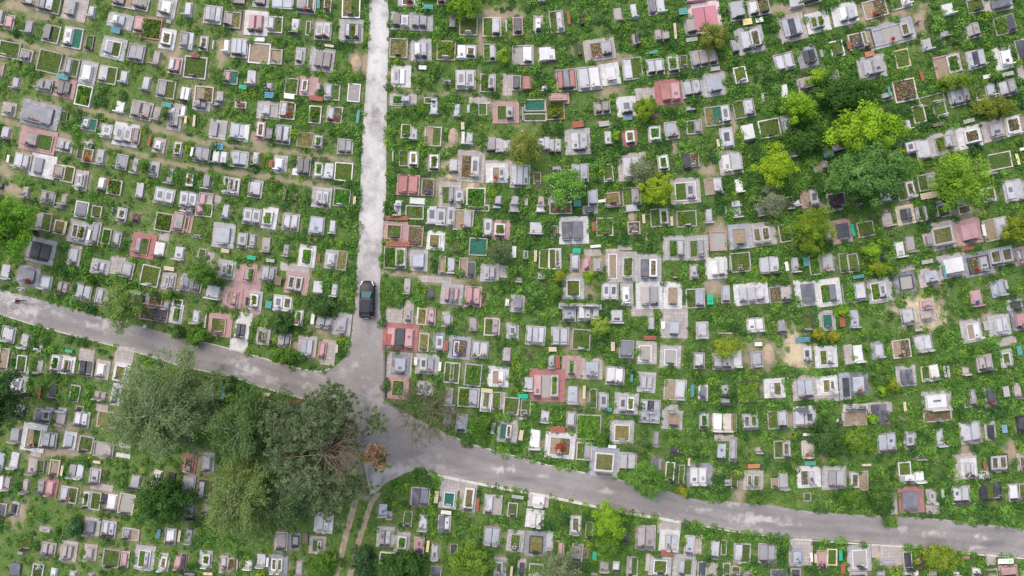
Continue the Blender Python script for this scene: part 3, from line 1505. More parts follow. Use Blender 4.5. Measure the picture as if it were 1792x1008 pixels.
714 907 14 25 c:g
683 899 11 14 -k
671 892 14 21 -b
778 915 21 27 c:mw
761 964 12 27 -l
861 937 27 30 c:bb
936 907 29 30 W:ww
902 946 27 36 C:g!
938 951 36 41 D:y
875 992 21 32 C:o
913 994 14 30 N:d
763 999 18 18 c:m
794 964 12 25 w:d
679 976 27 20 w:g
938 996 23 20 c:g
895 999 4 18 Bn
1007 918 18 32 w:o
1031 926 12 27 w:g
1092 939 14 16 -d
1129 939 32 39 c:kk
1171 946 32 36 W:ll
1171 921 38 23 N
1167 967 23 9 Br
1206 953 16 32 n:b
1222 953 11 32 N
1251 960 14 29 -l
1266 957 9 25 c:g.
976 962 20 32 n:vp
1010 966 18 30 c:k
1023 967 11 16 c:f.
1040 971 7 14 Bg
1057 989 16 18 -k
1078 990 11 16 -w
1106 990 18 32 c:kg
1155 990 36 32 C:g
1198 990 38 38 C:lg
1228 996 14 27 w:d
1271 996 12 21 w:g
1246 996 18 21 n:n.
1039 1005 12 7 -s
962 944 11 30 -l
1133 983 7 29 -n.
1298 967 27 32 w:lg
1342 967 29 32 c:ss
1395 974 21 29 D:b
1401 966 39 45 N
1437 978 16 30 n:p!
1455 974 16 27 y:g.
1470 971 6 18 Bg
1474 994 8 18 Br
1419 974 4 16 Bw
1426 976 4 16 Bn
1503 976 38 43 C:x!
1530 964 11 21 N
1559 971 36 32 N
1587 980 14 30 n:d
1308 1001 14 14 D:s
1362 1001 27 12 c:mm
1391 1001 16 14 c:d
1541 1003 14 11 -s
1587 1003 14 11 c:l
1501 1005 27 9 w:l
1553 982 23 7 -s.
1287 996 14 12 n:f
1688 974 14 7 -r.
1734 978 16 20 N
1758 981 27 9 Bw
1762 999 30 21 p:p
1608 985 9 20 Bp
1630 1003 16 12 -l
1673 1003 11 9 -w
1707 999 14 14 n:w
1732 1001 21 12 w:g
1789 1003 9 11 -b
1603 1003 7 11 -w
"""
# ------------------------------------------------------------------ graves, benches, paving traced from the photo: "x y width height code"
ANG = [(160,90,12),(480,90,5),(800,90,1),(1120,90,-8),(1440,90,-14),(1696,90,-14),(160,270,11),(480,270,7),(800,270,2),(1120,270,-6),(1440,270,-12),(1696,270,-13),(160,450,12),(480,450,8),(800,450,3),(1120,450,-1),(1440,450,-8),(1696,450,-12),
 (160,630,9),(480,630,7),(800,630,4),(1120,630,2),(1440,630,-4),(1696,630,-10),(160,810,11),(480,810,5),(800,810,6),(1120,810,4),(1440,810,-2),(1696,810,-5),(160,960,8),(480,960,4),(800,960,4),(1120,960,4),(1440,960,0),(1696,960,-4)]
def angle(x, y):
    a = b = 0
    for ax, ay, q in ANG:
        w = math.exp(-((x - ax) ** 2 + (y - ay) ** 2) / (2 * 95 ** 2)); a += w * q; b += w
    return a / b
CN = dict(s='grey', l='pale grey', w='white', d='dark granite', m='charcoal', b='bluish grey', p='pink', r='red', k='brownish grey', n='beige', y='sandy', h='rose pink', i='dark panelled', j='white framed', o='grey framed')
BN = dict(g='grassy bed', v='leafy green bed', e='bare earth bed', x='gravel bed', y='dry grass bed', f='flower bed', t='green carpet bed')
KN = dict(c='concrete', w='white', p='pink', r='red', d='dark', n='beige', b='bluish', k='brown', y='sandy', h='rose')
ITEMS = []            # every labelled thing: object, photo place, looks
OCC = np.zeros((1260, 2100), np.uint8)       # photo pixels that graves, paving and roads cover
OY, OX = np.mgrid[0:1260, 0:2100]; OY = OY - 120; OX = OX - 150
def occ_rect(px, py, w, h, a, v=1, grow=0.0):
    r = int(max(w, h) * .75 + 4); x0, y0 = int(px) + 150, int(py) + 120
    ya, yb, xa, xb = max(0, y0 - r), max(0, y0 + r), max(0, x0 - r), max(0, x0 + r)
    X = OX[ya:yb, xa:xb] - px; Y = OY[ya:yb, xa:xb] - py
    c, s = math.cos(math.radians(a)), math.sin(math.radians(a))
    U = X * c + Y * s; V = -X * s + Y * c
    OCC[ya:yb, xa:xb][(abs(U) < w / 2 + grow) & (abs(V) < h / 2 + grow)] = v

def plants(kind, x0, x1, y0, y1, z, parent):
    if x1 - x0 < .12: x0, x1 = (x0 + x1) / 2 - .06, (x0 + x1) / 2 + .06
    if y1 - y0 < .12: y0, y1 = (y0 + y1) / 2 - .06, (y0 + y1) / 2 + .06
    area = (x1 - x0) * (y1 - y0); gain = R.uniform(.85, 1.45); patch = R.random() < .45; yel = R.uniform(-.03, .06)
    n = int(area * dict(g=130, v=190, f=150, y=110)[kind]) + 6
    P = np.empty((n, 3)); P[:, 0] = NR.uniform(x0, x1, n); P[:, 1] = NR.uniform(y0, y1, n)
    o = NR.random() * 100
    cl = fbm(P[:, 0], P[:, 1], 1.6, 3 + int(o), 3)
    hm = dict(g=.14, v=.55, f=.30, y=.12)[kind]
    P[:, 2] = z + hm * cl ** 1.5 * NR.random(n) ** .6 * 1.6
    if patch and kind in 'gv' and n > 20:
        m = max(1, int(area * 1.6)); cx_ = NR.uniform(x0, x1, m); cy_ = NR.uniform(y0, y1, m); k = NR.integers(0, m, n // 2); g = unit(NR.normal(size=(n // 2, 3))); g[:, 2] = abs(g[:, 2]); rd = NR.uniform(.12, .32, m)[k]
        P[:n // 2, 0] = np.clip(cx_[k] + g[:, 0] * rd, x0, x1); P[:n // 2, 1] = np.clip(cy_[k] + g[:, 1] * rd, y0, y1); P[:n // 2, 2] = z + g[:, 2] * rd * 1.1
    L = NR.uniform(.10, .2, n) * dict(g=.9, v=1.5, f=1.0, y=1.0)[kind]
    D = NR.normal(size=(n, 3)); D[:, 2] *= .5; N = NR.normal(size=(n, 3)) * .6; N[:, 2] += 1
    a, b = dict(g=((.08, .18, .03), (.20, .32, .055)), v=((.055, .15, .022), (.17, .33, .05)), f=((.06, .12, .03), (.12, .19, .06)), y=((.22, .19, .07), (.20, .22, .07)))[kind]
    t = np.clip(cl + NR.normal(size=n) * .18, 0, 1)[:, None]
    T = np.array(a) + (np.array(b) - np.array(a)) * t
    T = T * gain; T[:, 0] = T[:, 0] + yel
    if patch and kind in 'gv' and n > 20: T[:n // 2] *= NR.uniform(.6, 1.3, m)[k][:, None]
    if kind == 'f':
        pal = np.array([(.62, .05, .06), (.70, .66, .62), (.60, .20, .40), (.66, .42, .06), (.35, .12, .40), (.7, .62, .5)])
        k = NR.random(n) < .2; T[k] = pal[NR.integers(0, 6, k.sum())]; L[k] *= .9; P[k, 2] += .05
    quads('plants', leaves(P, D, N, L, L * NR.uniform(.4, .75, n)), T, LEAF, parent)

def stonehead(mb, cx, yb, w, h, t, z, style):
    x0, x1 = cx - w / 2, cx + w / 2
    if style == 'cross':
        mb.box(cx - .05, cx + .05, yb, yb + .1, z, z + 1.15); mb.box(cx - .32, cx - .05, yb, yb + .1, z + .72, z + .83); mb.box(cx + .05, cx + .32, yb, yb + .1, z + .72, z + .83); return
    if style == 0: prof = [(x0, 0), (x1, 0), (x1, h * .96), (x1 - .03, h), (x0 + .03, h), (x0, h * .96)]
    elif style == 1: prof = [(x0, 0), (x1, 0), (x1, h * .72)] + [(cx + w / 2 * math.cos(q), h * .72 + h * .28 * math.sin(q)) for q in (.5, 1.0, 1.57, 2.14, 2.64)] + [(x0, h * .72)]
    elif style == 2: prof = [(x0, 0), (x1, 0), (x1, h * .7), (x1 - w * .2, h * .82), (cx, h), (x0 + w * .12, h * .95), (x0, h * .86)]
    else: prof = [(x0, 0), (x1, 0), (x1, h * .75), (cx + w * .28, h * .8), (cx + w * .22, h), (cx - w * .22, h), (cx - w * .28, h * .8), (x0, h * .75)]
    mb.prism_y([(x, zz + z) for x, zz in prof], yb, yb + t)

def bouquet(px, py, z, col_='mix'):
    g = thing('flower_bouquet', W(px, py, z)); mb = MB()
    mb.tube([(0, 0, 0), (0, 0, .14), (0, 0, .2)], [.05, .09, .11], 8); mb.build('pot', STONE['d'], g)
    n = 70; P = NR.normal(size=(n, 3)) * (.15, .15, .07) + (0, 0, .3); D = NR.normal(size=(n, 3)); N = NR.normal(size=(n, 3)) * .6 + (0, 0, 1)
    pal = np.array([(.7, .05, .07), (.8, .78, .76), (.75, .25, .45), (.8, .5, .08), (.05, .13, .03), (.07, .16, .04)])
    if col_ == 'white': pal[:4] = (.8, .8, .78)
    if col_ == 'red': pal[:4] = (.6, .03, .05)
    if col_ == 'violet': pal[:4] = (.28, .12, .5)
    L = NR.uniform(.1, .2, n)
    quads('blooms', leaves(P, D, N, L, L * .8), pal[NR.integers(0, 6, n)], LEAF, g)
    return g

def parse(code):
    base, wide = '', False
    if code[0] == '-': body = code[1:]
    else:
        base, body = code.split(':'); wide = base.isupper(); base = base.lower()
    return base, wide, body.rstrip('.!=+'), set(c for c in body if c in '.!=+')

GI = 0
def grave(px, py, w, h, code):
    global GI
    GI += 1
    base, wide, cols, fl = parse(code)
    if (set(cols) == {'n'} and base and ('.' in fl or len(cols) > 1)):
        return paving(px, py, w, h, base)
    if len(cols) == 1 and cols in 'n': cols = 'B'       # a beige slab
    slabs = [c for c in cols if c in 'slwdmprbkijoBh']; beds = [c for c in cols if c in 'gvexfty']
    kind = 'double' if len(slabs) > 1 else 'garden' if slabs and beds else 'plot' if beds else 'slab' if not base else 'kerbed'
    name = dict(double='double_grave', garden='garden_grave', plot='planted_plot', slab='slab_grave', kerbed='kerbed_grave')[kind]
    a = angle(px, py) + R.uniform(-2, 2)
    w *= 1.10; h *= 1.07
    occ_rect(px, py, w, h, a, 1, -.5 if base else -.8)
    ww, hh = w * S, h * S
    z0 = (GI % 41) * .0007
    root = thing(name, W(px, py), -math.radians(a))
    X0, X1, Y0, Y1 = -ww / 2, ww / 2, -hh / 2, hh / 2
    zt = z0 - .04
    if base:
        if wide:
            zt = .075 + z0
            mb = MB(); mb.box(X0, X1, Y0, Y1, -.1, zt, .015); mb.build('paving', PAVE[base], root)
            mx = min(.2 * ww, .55); my = min(.15 * hh, .5)
            bias = R.choice([0, 0, .35, -.35]) * mx
            X0, X1, Y0, Y1 = X0 + mx + bias, X1 - mx + bias, Y0 + my * .8, Y1 - my * 1.2
            if beds:
                t = .11; mb = MB(); mb.ring(X0, X1, Y0, Y1, t, zt, zt + .13)
                mb.build('kerb', STONE['w' if base == 'w' or (base in 'cn' and R.random() < .4) else base if base in 'pr' else 'd' if base == 'd' else 'c'], root)
                X0 += t; X1 -= t; Y0 += t; Y1 -= t
        else:
            t = min(.135, ww * .1); kz = .15 + z0 + R.uniform(0, .08)
            mb = MB(); mb.ring(X0, X1, Y0, Y1, t, -.1, kz); mb.build('kerb', STONE['q' if base == 'w' and R.random() < .75 else base], root)
            X0 += t; X1 -= t; Y0 += t; Y1 -= t
            zt = .03 + z0
            if slabs or 'n' in cols:
                mb = MB(); mb.box(X0, X1, Y0, Y1, -.1, zt); mb.build('plinth', STONE['c' if base != 'k' else 'k'], root)
    wts = [1.0 if c != 'n' else (.8 if len(cols) < 4 else .5) for c in cols]
    tot = sum(wts); x = X0; hz = .26 if hh > 1.4 else .2; slabx = []
    dark_head = R.random()
    for c, q in zip(cols, wts):
        xa, xb = x, x + (X1 - X0) * q / tot; x = xb
        if c == 'n': continue
        cw = xb - xa; cx = (xa + xb) / 2
        if c in 'gvexfty':
            so = MB(); zz = zt + .05 + (.0 if base else .05)
            so.box(xa + .01, xb - .01, Y0 + .01, Y1 - .01, -.1, zz); bed = so.build('bed', SOIL[c], root)
            if c in 'gvfy': plants(c, xa + .05, xb - .05, Y0 + .05, Y1 - .05, zz, bed)
            continue
        if c in 'slwdmprbkBh' or c in 'ijo':
            m = STONE['n'] if c == 'B' else STONE[dict(i='l', j='w', o='l').get(c, c)]
            sx0, sx1, sy0, sy1 = xa + .03, xb - .03, Y0 + (hz if '.' not in fl else .03), Y1 - .03
            zs = zt + R.uniform(.16, .3) + .0; mb = MB()
            if c in 'jo':
                t = max(.1, min(.2, (sx1 - sx0) * .22)); mb.ring(sx0, sx1, sy0, sy1, t, -.1, zs); sl = mb.build('slab', m, root)
                so = MB(); so.box(sx0 + t, sx1 - t, sy0 + t, sy1 - t, -.1, zs - .05); bd = so.build('bed', SOIL['f'], sl)
                plants('f' if R.random() < .35 else 'v' if R.random() < .6 else 'g', sx0 + t, sx1 - t, sy0 + t, sy1 - t, zs - .06, bd)
            else:
                if c in 'slkwpr' and R.random() < .75:
                    k = min(.09, (sx1 - sx0) * .12); zm = zt + (zs - zt) * .5
                    mb.box(sx0, sx1, sy0, sy1, -.1, zm, .02); mb.box(sx0 + k, sx1 - k, sy0 + k * .4, sy1 - k, zm, zs + .08, .035)
                    zs += .08
                else: mb.box(sx0, sx1, sy0, sy1, -.1, zs, .03)
                sl = mb.build('slab', m, root)
                if c == 'i':
                    mb = MB(); q1 = (sx1 - sx0) * .24; q2 = (sy1 - sy0) * .22
                    mb.box(sx0 + q1, sx1 - q1, sy0 + q2 * 1.1, sy1 - q2, zs - .01, zs + .012); mb.build('panel', PANEL, sl)
            if c in 'slwbpk' and R.random() < .38:
                q1 = (sx1 - sx0) * R.uniform(.14, .24); q2 = (sy1 - sy0) * R.uniform(.06, .16); ym = sy0 + (sy1 - sy0) * R.choice([.22, .3, .55])
                mb = MB(); mb.box((sx0 + sx1) / 2 - q1, (sx0 + sx1) / 2 + q1, ym - q2, ym + q2, zs - .01, zs + .012); mb.build('inscription_plate', PANEL if R.random() < .6 else STONE['s'], sl)
            slabx.append((cx, sx1 - sx0, c, zs))
            if R.random() < .45 and '.' not in fl and len(cols) < 4:
                vx = cx + R.choice([-1, 1]) * (sx1 - sx0) * .22; mb = MB()
                mb.tube([(vx, sy0 + .16, zs - .01), (vx, sy0 + .16, zs + .1), (vx, sy0 + .16, zs + .2)], [.05, .075, .06], 7); vz = mb.build('flower_vase', IRON if R.random() < .6 else STONE['w'], root)
                if R.random() < .55:
                    n = 14; P = NR.normal(size=(n, 3)) * (.08, .08, .05) + (vx, sy0 + .16, zs + .26); L = NR.uniform(.09, .16, n)
                    pal = np.array([(.6, .05, .07), (.75, .72, .7), (.65, .25, .4), (.05, .13, .03), (.06, .14, .04), (.04, .1, .03)])
                    quads('flowers', leaves(P, NR.normal(size=(n, 3)), NR.normal(size=(n, 3)) + (0, 0, 1), L, L * .8), pal[NR.integers(0, 6, n)], LEAF, vz)
    def head(cx, cw, c, z):
        st = 'cross' if '+' in fl else R.choice([0, 0, 1, 1, 2, 3]) if '=' not in fl else R.choice([1, 2, 0])
        hm = c if c in STONE else dict(i='l', j='w', o='s').get(c, 'c')
        if c == 'B': hm = 'n'
        pr = .22 if kind == 'slab' else .62
        if dark_head < pr and c not in 'dm': hm = 'd' if R.random() < .75 else 'm'
        f = 1.12 if kind == 'slab' else .82 if '=' not in fl else 1
        wd = max(.45, cw * f); hgt = R.uniform(.62, .85) if kind == 'slab' else R.uniform(.75, 1.1); t = .12 if hm not in 'dm' else .09
        mb = MB(); mb.box(cx - wd * .54, cx + wd * .54, Y0 + .02, Y0 + hz - .02, -.1, z + .08, .015)
        o = mb.build('headstone_base', STONE[hm if hm != 'd' or R.random() < .5 else 'c'], root)
        mb = MB(); stonehead(mb, cx, Y0 + .06, wd, hgt, t, z + .08, st); mb.build('headstone', STONE[hm], root)
    if '.' not in fl:
        if '=' in fl and slabx:
            xs_ = [s_[0] for s_ in slabx]; head(sum(xs_) / len(xs_), (X1 - X0) * .62, slabx[0][2], zt + .1)
        elif slabx:
            for s_ in slabx: head(s_[0], s_[1], s_[2], zt + .1)
        else:
            head((X0 + X1) / 2, min(.9, (X1 - X0) * .7), R.choice('lscd'), zt + .05)
    if '!' in fl:
        u, v = R.uniform(-.12, .12) * w, h * .26
        c_, s_ = math.cos(math.radians(a)), math.sin(math.radians(a))
        bx, by = px + u * c_ - v * s_, py + u * s_ + v * c_
        b = bouquet(bx, by, zt + .32 + z0, R.choice(['mix', 'white', 'red', 'mix', 'violet']))
        ITEMS.append(dict(o=b, x=bx, y=by, w=6, h=6, look='pot of cut flowers', short='flower pot', cat='flowers', group='flower pots on the graves', on=True))
    # how it looks
    fix = lambda c: CN['n'] if c == 'B' else CN[c]
    sn = [fix(c) for c in slabs]
    if kind == 'slab': look = f"bare {sn[0]} slab with headstone" if '.' not in fl else f"plain {sn[0]} slab"
    elif kind == 'kerbed': look = f"single {sn[0]} slab {'on ' + KN[base] + ' paving' if wide else 'in ' + KN[base] + ' kerb'}"
    elif kind == 'double':
        nn = {2: 'two', 3: 'three', 4: 'four'}[min(4, len(sn))]
        u = list(dict.fromkeys(sn))
        look = f"{nn} {u[0]} slabs" if len(u) == 1 else f"{u[0]} and {u[1]} slabs"
        if base: look += f" {'on ' + KN[base] + ' paving' if wide else 'in ' + KN[base] + ' kerb'}"
        else: look += " side by side"
    elif kind == 'garden': look = f"{sn[0]} slab and {BN[beds[0]]}{'' if not base else ' on ' + KN[base] + ' paving' if wide else ' in ' + KN[base] + ' kerb'}"
    else:
        look = f"{BN[beds[0]]} {'on ' + KN[base] + ' paving' if wide else 'in ' + KN[base] + ' kerb' if base else 'without kerb'}"
        if len(beds) > 1: look = 'double ' + look
    short = f"{sn[0]} slab" if sn else BN[beds[0]]
    if len(sn) > 1: short = f"{sn[0]} double slab"
    ITEMS.append(dict(o=root, x=px, y=py, w=w, h=h, look=look, short=short,
        cat=dict(double='double grave', garden='garden grave', plot='grave plot', slab='slab grave', kerbed='kerbed grave')[kind],
        group=dict(double='family graves with two or more slabs', garden='graves with a slab beside a bed', plot='kerbed beds without a slab', slab='bare single slab graves', kerbed='single graves with kerb or paving')[kind]))

PN = 0
def paving(px, py, w, h, base='n'):
    global PN
    PN += 1
    a = angle(px, py); w *= 1.08; h *= 1.08; occ_rect(px, py, w, h, a, 1, -.3)
    mb = MB(); mb.box(-w * S / 2, w * S / 2, -h * S / 2, h * S / 2, -.1, .024 + PN * .0006)
    o = mb.build('paved_pad', PAVE[base]); o.location = W(px, py); o.rotation_euler = (0, 0, -math.radians(a))
    tag(o, kind='structure')

def bench(px, py, w, h, c):
    a = angle(px, py); ww, hh = max(w * S, .3), max(h * S, .3)
    horiz = ww >= hh
    L, D = (ww, hh) if horiz else (hh, ww)
    D = min(max(D, .28), .75); L = max(L, .9)
    root = thing('bench', W(px, py, .22), -math.radians(a) + (0 if horiz else math.pi / 2) + R.uniform(-.06, .06)); root.location.z = 0
    n = 2 if D < .4 else 3
    for i in range(n):
        y0 = -D / 2 + D * i / n; mb = MB(); mb.box(-L / 2, L / 2, y0 + .012, y0 + D / n - .012, .40, .445, .008); mb.build('seat_plank', WOOD[c], root)
    for s in (-1, 1):
        mb = MB(); x = s * (L / 2 - .18)
        mb.box(x - .03, x + .03, -D / 2 + .03, -D / 2 + .09, -.05, .36); mb.box(x - .03, x + .03, D / 2 - .09, D / 2 - .03, -.05, .36); mb.box(x - .03, x + .03, -D / 2 + .02, D / 2 - .02, .36, .40)
        mb.build('leg', WOOD[c] if R.random() < .4 else IRON, root)
    nm = dict(t='turquoise', a='bright blue', w='white', n='pale wooden', s='weathered grey', r='red brown', g='green', k='dark brown', y='straw yellow', o='orange', b='slate blue', p='wine red', d='black')[c]
    ITEMS.append(dict(o=root, x=px, y=py, w=w, h=h, look=f"{nm} {'bench set crossways' if horiz else 'bench set lengthways'}", short=f"{nm} bench", cat='bench', group='benches beside the graves'))

def mound(px, py, w, h):
    a = angle(px, py); occ_rect(px, py, w, h, a, 1, 0)
    n, m = 22, 9; vs = []; o = R.random() * 50
    for i in range(m):
        for k in range(n):
            q = 2 * math.pi * k / n; r = (i / (m - 1))
            rr = r * (1 + .18 * (vnoise(np.array(math.cos(q) * 2 + o), np.array(math.sin(q) * 2 + o), 1.0) - .5))
            x, y = rr * math.cos(q) * w * S * .52, rr * math.sin(q) * h * S * .52
            vs.append((x, y, .34 * (1 - r * r) + .08 * float(vnoise(np.array(x + o), np.array(y + o), 3.0) - .5) - .02 - .1 * (r > .99)))
    fs = [[i * n + k, (i + 1) * n + k, (i + 1) * n + (k + 1) % n, i * n + (k + 1) % n] for i in range(m - 1) for k in range(n)]
    mb = MB(); mb.add(vs, fs); ob = mb.build('grave_mound', earth('mound_earth', (.34, .25, .17), (.46, .35, .26)), None, True)
    ob.location = W(px, py); ob.rotation_euler = (0, 0, -math.radians(a))
    ITEMS.append(dict(o=ob, x=px, y=py, w=w, h=h, look='rounded mound of bare brown earth', short='earth mound', cat='grave mound', group='fresh mounds of earth'))

SHRUBS = []
for ln in DATA.split('\n'):
    p = ln.split()
    if len(p) < 5: continue
    x, y, w, h = [float(v) for v in p[:4]]; c = p[4]
    if c == 'N': paving(x, y, w, h)
    elif c == 'E':
        if w < 27: mound(x, y, w, h)
    elif c == 'V': SHRUBS.append((x, y, w, h))
    elif c[0] == 'B' and ':' not in c: bench(x, y, w, h, c[1])
    else: grave(x, y, w, h, c)
# roads in the cover map
rp = (OY > ip(UP, OX[0])[None] + 0) & (OY < ip(LO, OX[0])[None] + 0)
lp = (OX > ip(LL, OY[:, 0])[:, None]) & (OX < ip(LR, OY[:, 0])[:, None]) & (OY < 716)
OCC[rp | lp] = 2
NEAR = (OCC == 1).astype(np.float32)
for _ in range(3):
    for ax in (0, 1): NEAR = (NEAR + np.roll(NEAR, 3, ax) + np.roll(NEAR, -3, ax)) / 3
build_ground()
# ------------------------------------------------------------------ weeds and grass between the graves (nobody could count them)
def undergrowth():
    near = NEAR
    ga = np.array((.10, .22, .045)); gb = np.array((.25, .46, .095)); ol = np.array((.245, .315, .095)); dk = np.array((.06, .16, .048)); pale = np.array((.34, .40, .19))
    def field(n, big=False):
        px = NR.uniform(-90, 1882, n); py = NR.uniform(-80, 1088, n)
        lu = lush(px, py); ba = bareness(px, py)
        i = ((py + 120).astype(int), (px + 150).astype(int)); oc = OCC[i]; ne = near[i]
        dr = np.minimum(np.minimum(seg_d(px, py, RUTS[0]), seg_d(px, py, RUTS[1])), 50)
        cl = fbm(px, py, .085, 81, 3)
        p = np.clip(1 - ba * 1.25, 0, 1) * ((np.clip((lu - .08) * 2.1, .04, 1) * (1 - .55 * np.clip(ne * 1.5, 0, 1)) * np.clip((cl - .3) * 4, .15, 1)) if big else (.45 + .5 * lu))
        p = p * (1 - .8 * worn(px, py))
        k = (oc == 0) & (dr > 4.5 + cl * 3) & (NR.random(n) < p)
        return px[k], py[k], lu[k], ne[k], cl[k]
    def tint(px, py, lu, q):
        sp2 = fbm(px, py, .05, 93, 2); big = fbm(px, py, .03, 84, 3); n = len(px)
        T = ga + (gb - ga) * q[:, None]
        w = np.clip((.46 - lu) * 2.2 + (big - .5) * 1.3, 0, .8)[:, None]; T = T + (ol - T) * w
        w = np.clip((sp2 - .55) * 4.5, 0, .85)[:, None]; return T + (dk - T) * w
    # short grass
    px, py, lu, ne, cl = field(800000); n = len(px)
    h = np.clip((cl - .34) * 2.6, 0, 1) * (.2 + .5 * lu) + .05
    P = np.stack([(px - 896) * S, (504 - py) * S, .02 + .5 * h * NR.random(n) ** .5], 1)
    L = NR.uniform(.10, .24, n) * (.8 + .7 * h); D = NR.normal(size=(n, 3)); D[:, 2] *= .45; N = NR.normal(size=(n, 3)) * .55; N[:, 2] += 1
    q = np.clip((fbm(px, py, .13, 90, 2) - .3) * 1.6 + NR.normal(size=n) * .13, 0, 1)
    V = [leaves(P, D, N, L, L * NR.uniform(.3, .6, n))]; T = [tint(px, py, lu, q * .8) * NR.uniform(.7, 1.15, n)[:, None]]
    # leafy weeds standing in clumps
    px, py, lu, ne, cl = field(62000, True); m = len(px)
    r = NR.uniform(.20, .52, m) * (.55 + .75 * lu) * np.where(NR.random(m) < .10, 1.45, 1)
    dens = (18 + 210 * r ** 2).astype(int); i = np.repeat(np.arange(m), dens); n = len(i)
    G = unit(NR.normal(size=(n, 3))); G[:, 2] = np.abs(G[:, 2]); rr = (r[i] * NR.uniform(.6, 1.08, n))[:, None]
    hs = NR.uniform(.6, 1.15, m)
    P = np.stack([(px - 896) * S, (504 - py) * S, px * 0 + .05], 1)[i] + G * rr * np.stack([NR.uniform(.8, 1.25, m), NR.uniform(.8, 1.25, m), hs], 1)[i]
    N = G + NR.normal(size=(n, 3)) * .45 + (0, 0, .25); D = NR.normal(size=(n, 3)); L = NR.uniform(.12, .24, n) * (.7 + .9 * r[i])
    qd = np.clip(NR.random(m) * .9 + .05 + (fbm(px, py, .13, 90, 2) - .5), 0, 1); C = tint(px, py, lu, qd)
    pk = NR.random(m) < .035; C[pk] = C[pk] * .35 + pale * .65
    lm = NR.random(m) < .05; C[lm] = (.30, .46, .05)
    V.append(leaves(P, D, N, L, L * NR.uniform(.45, .8, n))); T.append(C[i] * NR.uniform(.75, 1.25, n)[:, None])
    print('undergrowth leaves', len(V[0]), len(V[1]))
    tag(quads('undergrowth', np.concatenate(V), np.concatenate(T), LEAF), kind='stuff')
undergrowth()

# ------------------------------------------------------------------ trees and shrubs
BARK = plain('brown_bark', (.13, .10, .075), .95, .35); BIRCH = plain('birch_bark', (.36, .355, .31), .85, .25); PINEB = plain('pine_bark', (.185, .13, .10), .95, .3); GREYB = plain('grey_bark', (.20, .18, .15), .95, .3)

def limb(mb, a, b, r0, r1, k=5, sag=.15, n=6):
    a, b = Vector(a), Vector(b); L = (b - a).length; pts = []; rad = []
    off = Vector((R.gauss(0, 1), R.gauss(0, 1), abs(R.gauss(0, 1)))) * L * sag * .5
    for i in range(k + 1):
        t = i / k; p = a.lerp(b, t) + off * math.sin(math.pi * t); pts.append(p); rad.append(r0 + (r1 - r0) * t)
    mb.tube(pts, rad, n); return pts

def tree(name, label, cat, px, py, rx, ry, h, ca, cb, nclump=60, per=70, leaf=.22, style='broad', bark=None, group=None, low=.35, lobes=5):
    """px, py, rx, ry: the crown as the photo shows it; h: height in metres"""
    zc = h * (.62 if low < .3 else .68)
    cx, cy, _ = W(px, py, zc); rx *= S * (1 - zc / CAM_H); ry *= S * (1 - zc / CAM_H)
    root = thing(name, (cx, cy, 0), R.uniform(-.1, .1), label, cat, group)
    mb = MB(); tr = .035 * h + .02
    top = limb(mb, (0, 0, -.1), (R.uniform(-.1, .1) * rx, R.uniform(-.1, .1) * ry, h * .8), tr, tr * .3, 6, .05, 8)
    seed = R.random() * 100; cen = []; lobe = R.random() * 6.28
    zr = (h * (1 - low)) / 2; z0 = h * low + zr
    while len(cen) < nclump:
        q = R.random() * 2 * math.pi; ct = R.uniform(-.75, 1); st = math.sqrt(1 - ct * ct)
        f = 1 + .22 * math.sin(lobes * q + lobe) + .16 * math.sin((lobes + 3) * q + 2 * lobe) + R.uniform(-.1, .1)
        rr = f * R.uniform(.05, 1) ** .5 * .88
        cen.append((rr * st * math.cos(q) * rx, rr * st * math.sin(q) * ry, z0 + ct * zr * .92 * min(1, rr + .2)))
    for c in cen[::max(1, nclump // 16)]:
        s = top[R.randrange(2, 6)]; limb(mb, s, (c[0] * .9, c[1] * .9, c[2] * .95), tr * .38, .02, 4, .12, 5)
    mb.build('trunk', bark or BARK, root, True)
    C = np.array(cen); n = nclump * per; ci = np.repeat(np.arange(nclump), per)
    cr = (rx * ry) ** .5 * (1.25 / nclump ** .38) * NR.uniform(.7, 1.25, nclump)
    G = unit(NR.normal(size=(n, 3))) * (NR.random(n) ** .45)[:, None]; G[:, 2] *= .75
    P = C[ci] + G * cr[ci][:, None]; P[:, 2] = np.maximum(P[:, 2], .12)
    out = unit(G * .8 + unit(C - (0, 0, z0 * .8))[ci] * .5 + NR.normal(size=(n, 3)) * .45 + (0, 0, .45))
    D = np.cross(out, NR.normal(size=(n, 3)))
    ct = NR.random(nclump); t = np.clip(ct[ci] * .75 + NR.random(n) * .45 - .1, 0, 1)[:, None]
    T = np.array(ca) + (np.array(cb) - np.array(ca)) * t
    L = leaf * NR.uniform(.7, 1.35, n)
    quads('crown', leaves(P, D, out, L, L * NR.uniform(.45, .75, n)), T * 1.3, LEAF, root)
    return root

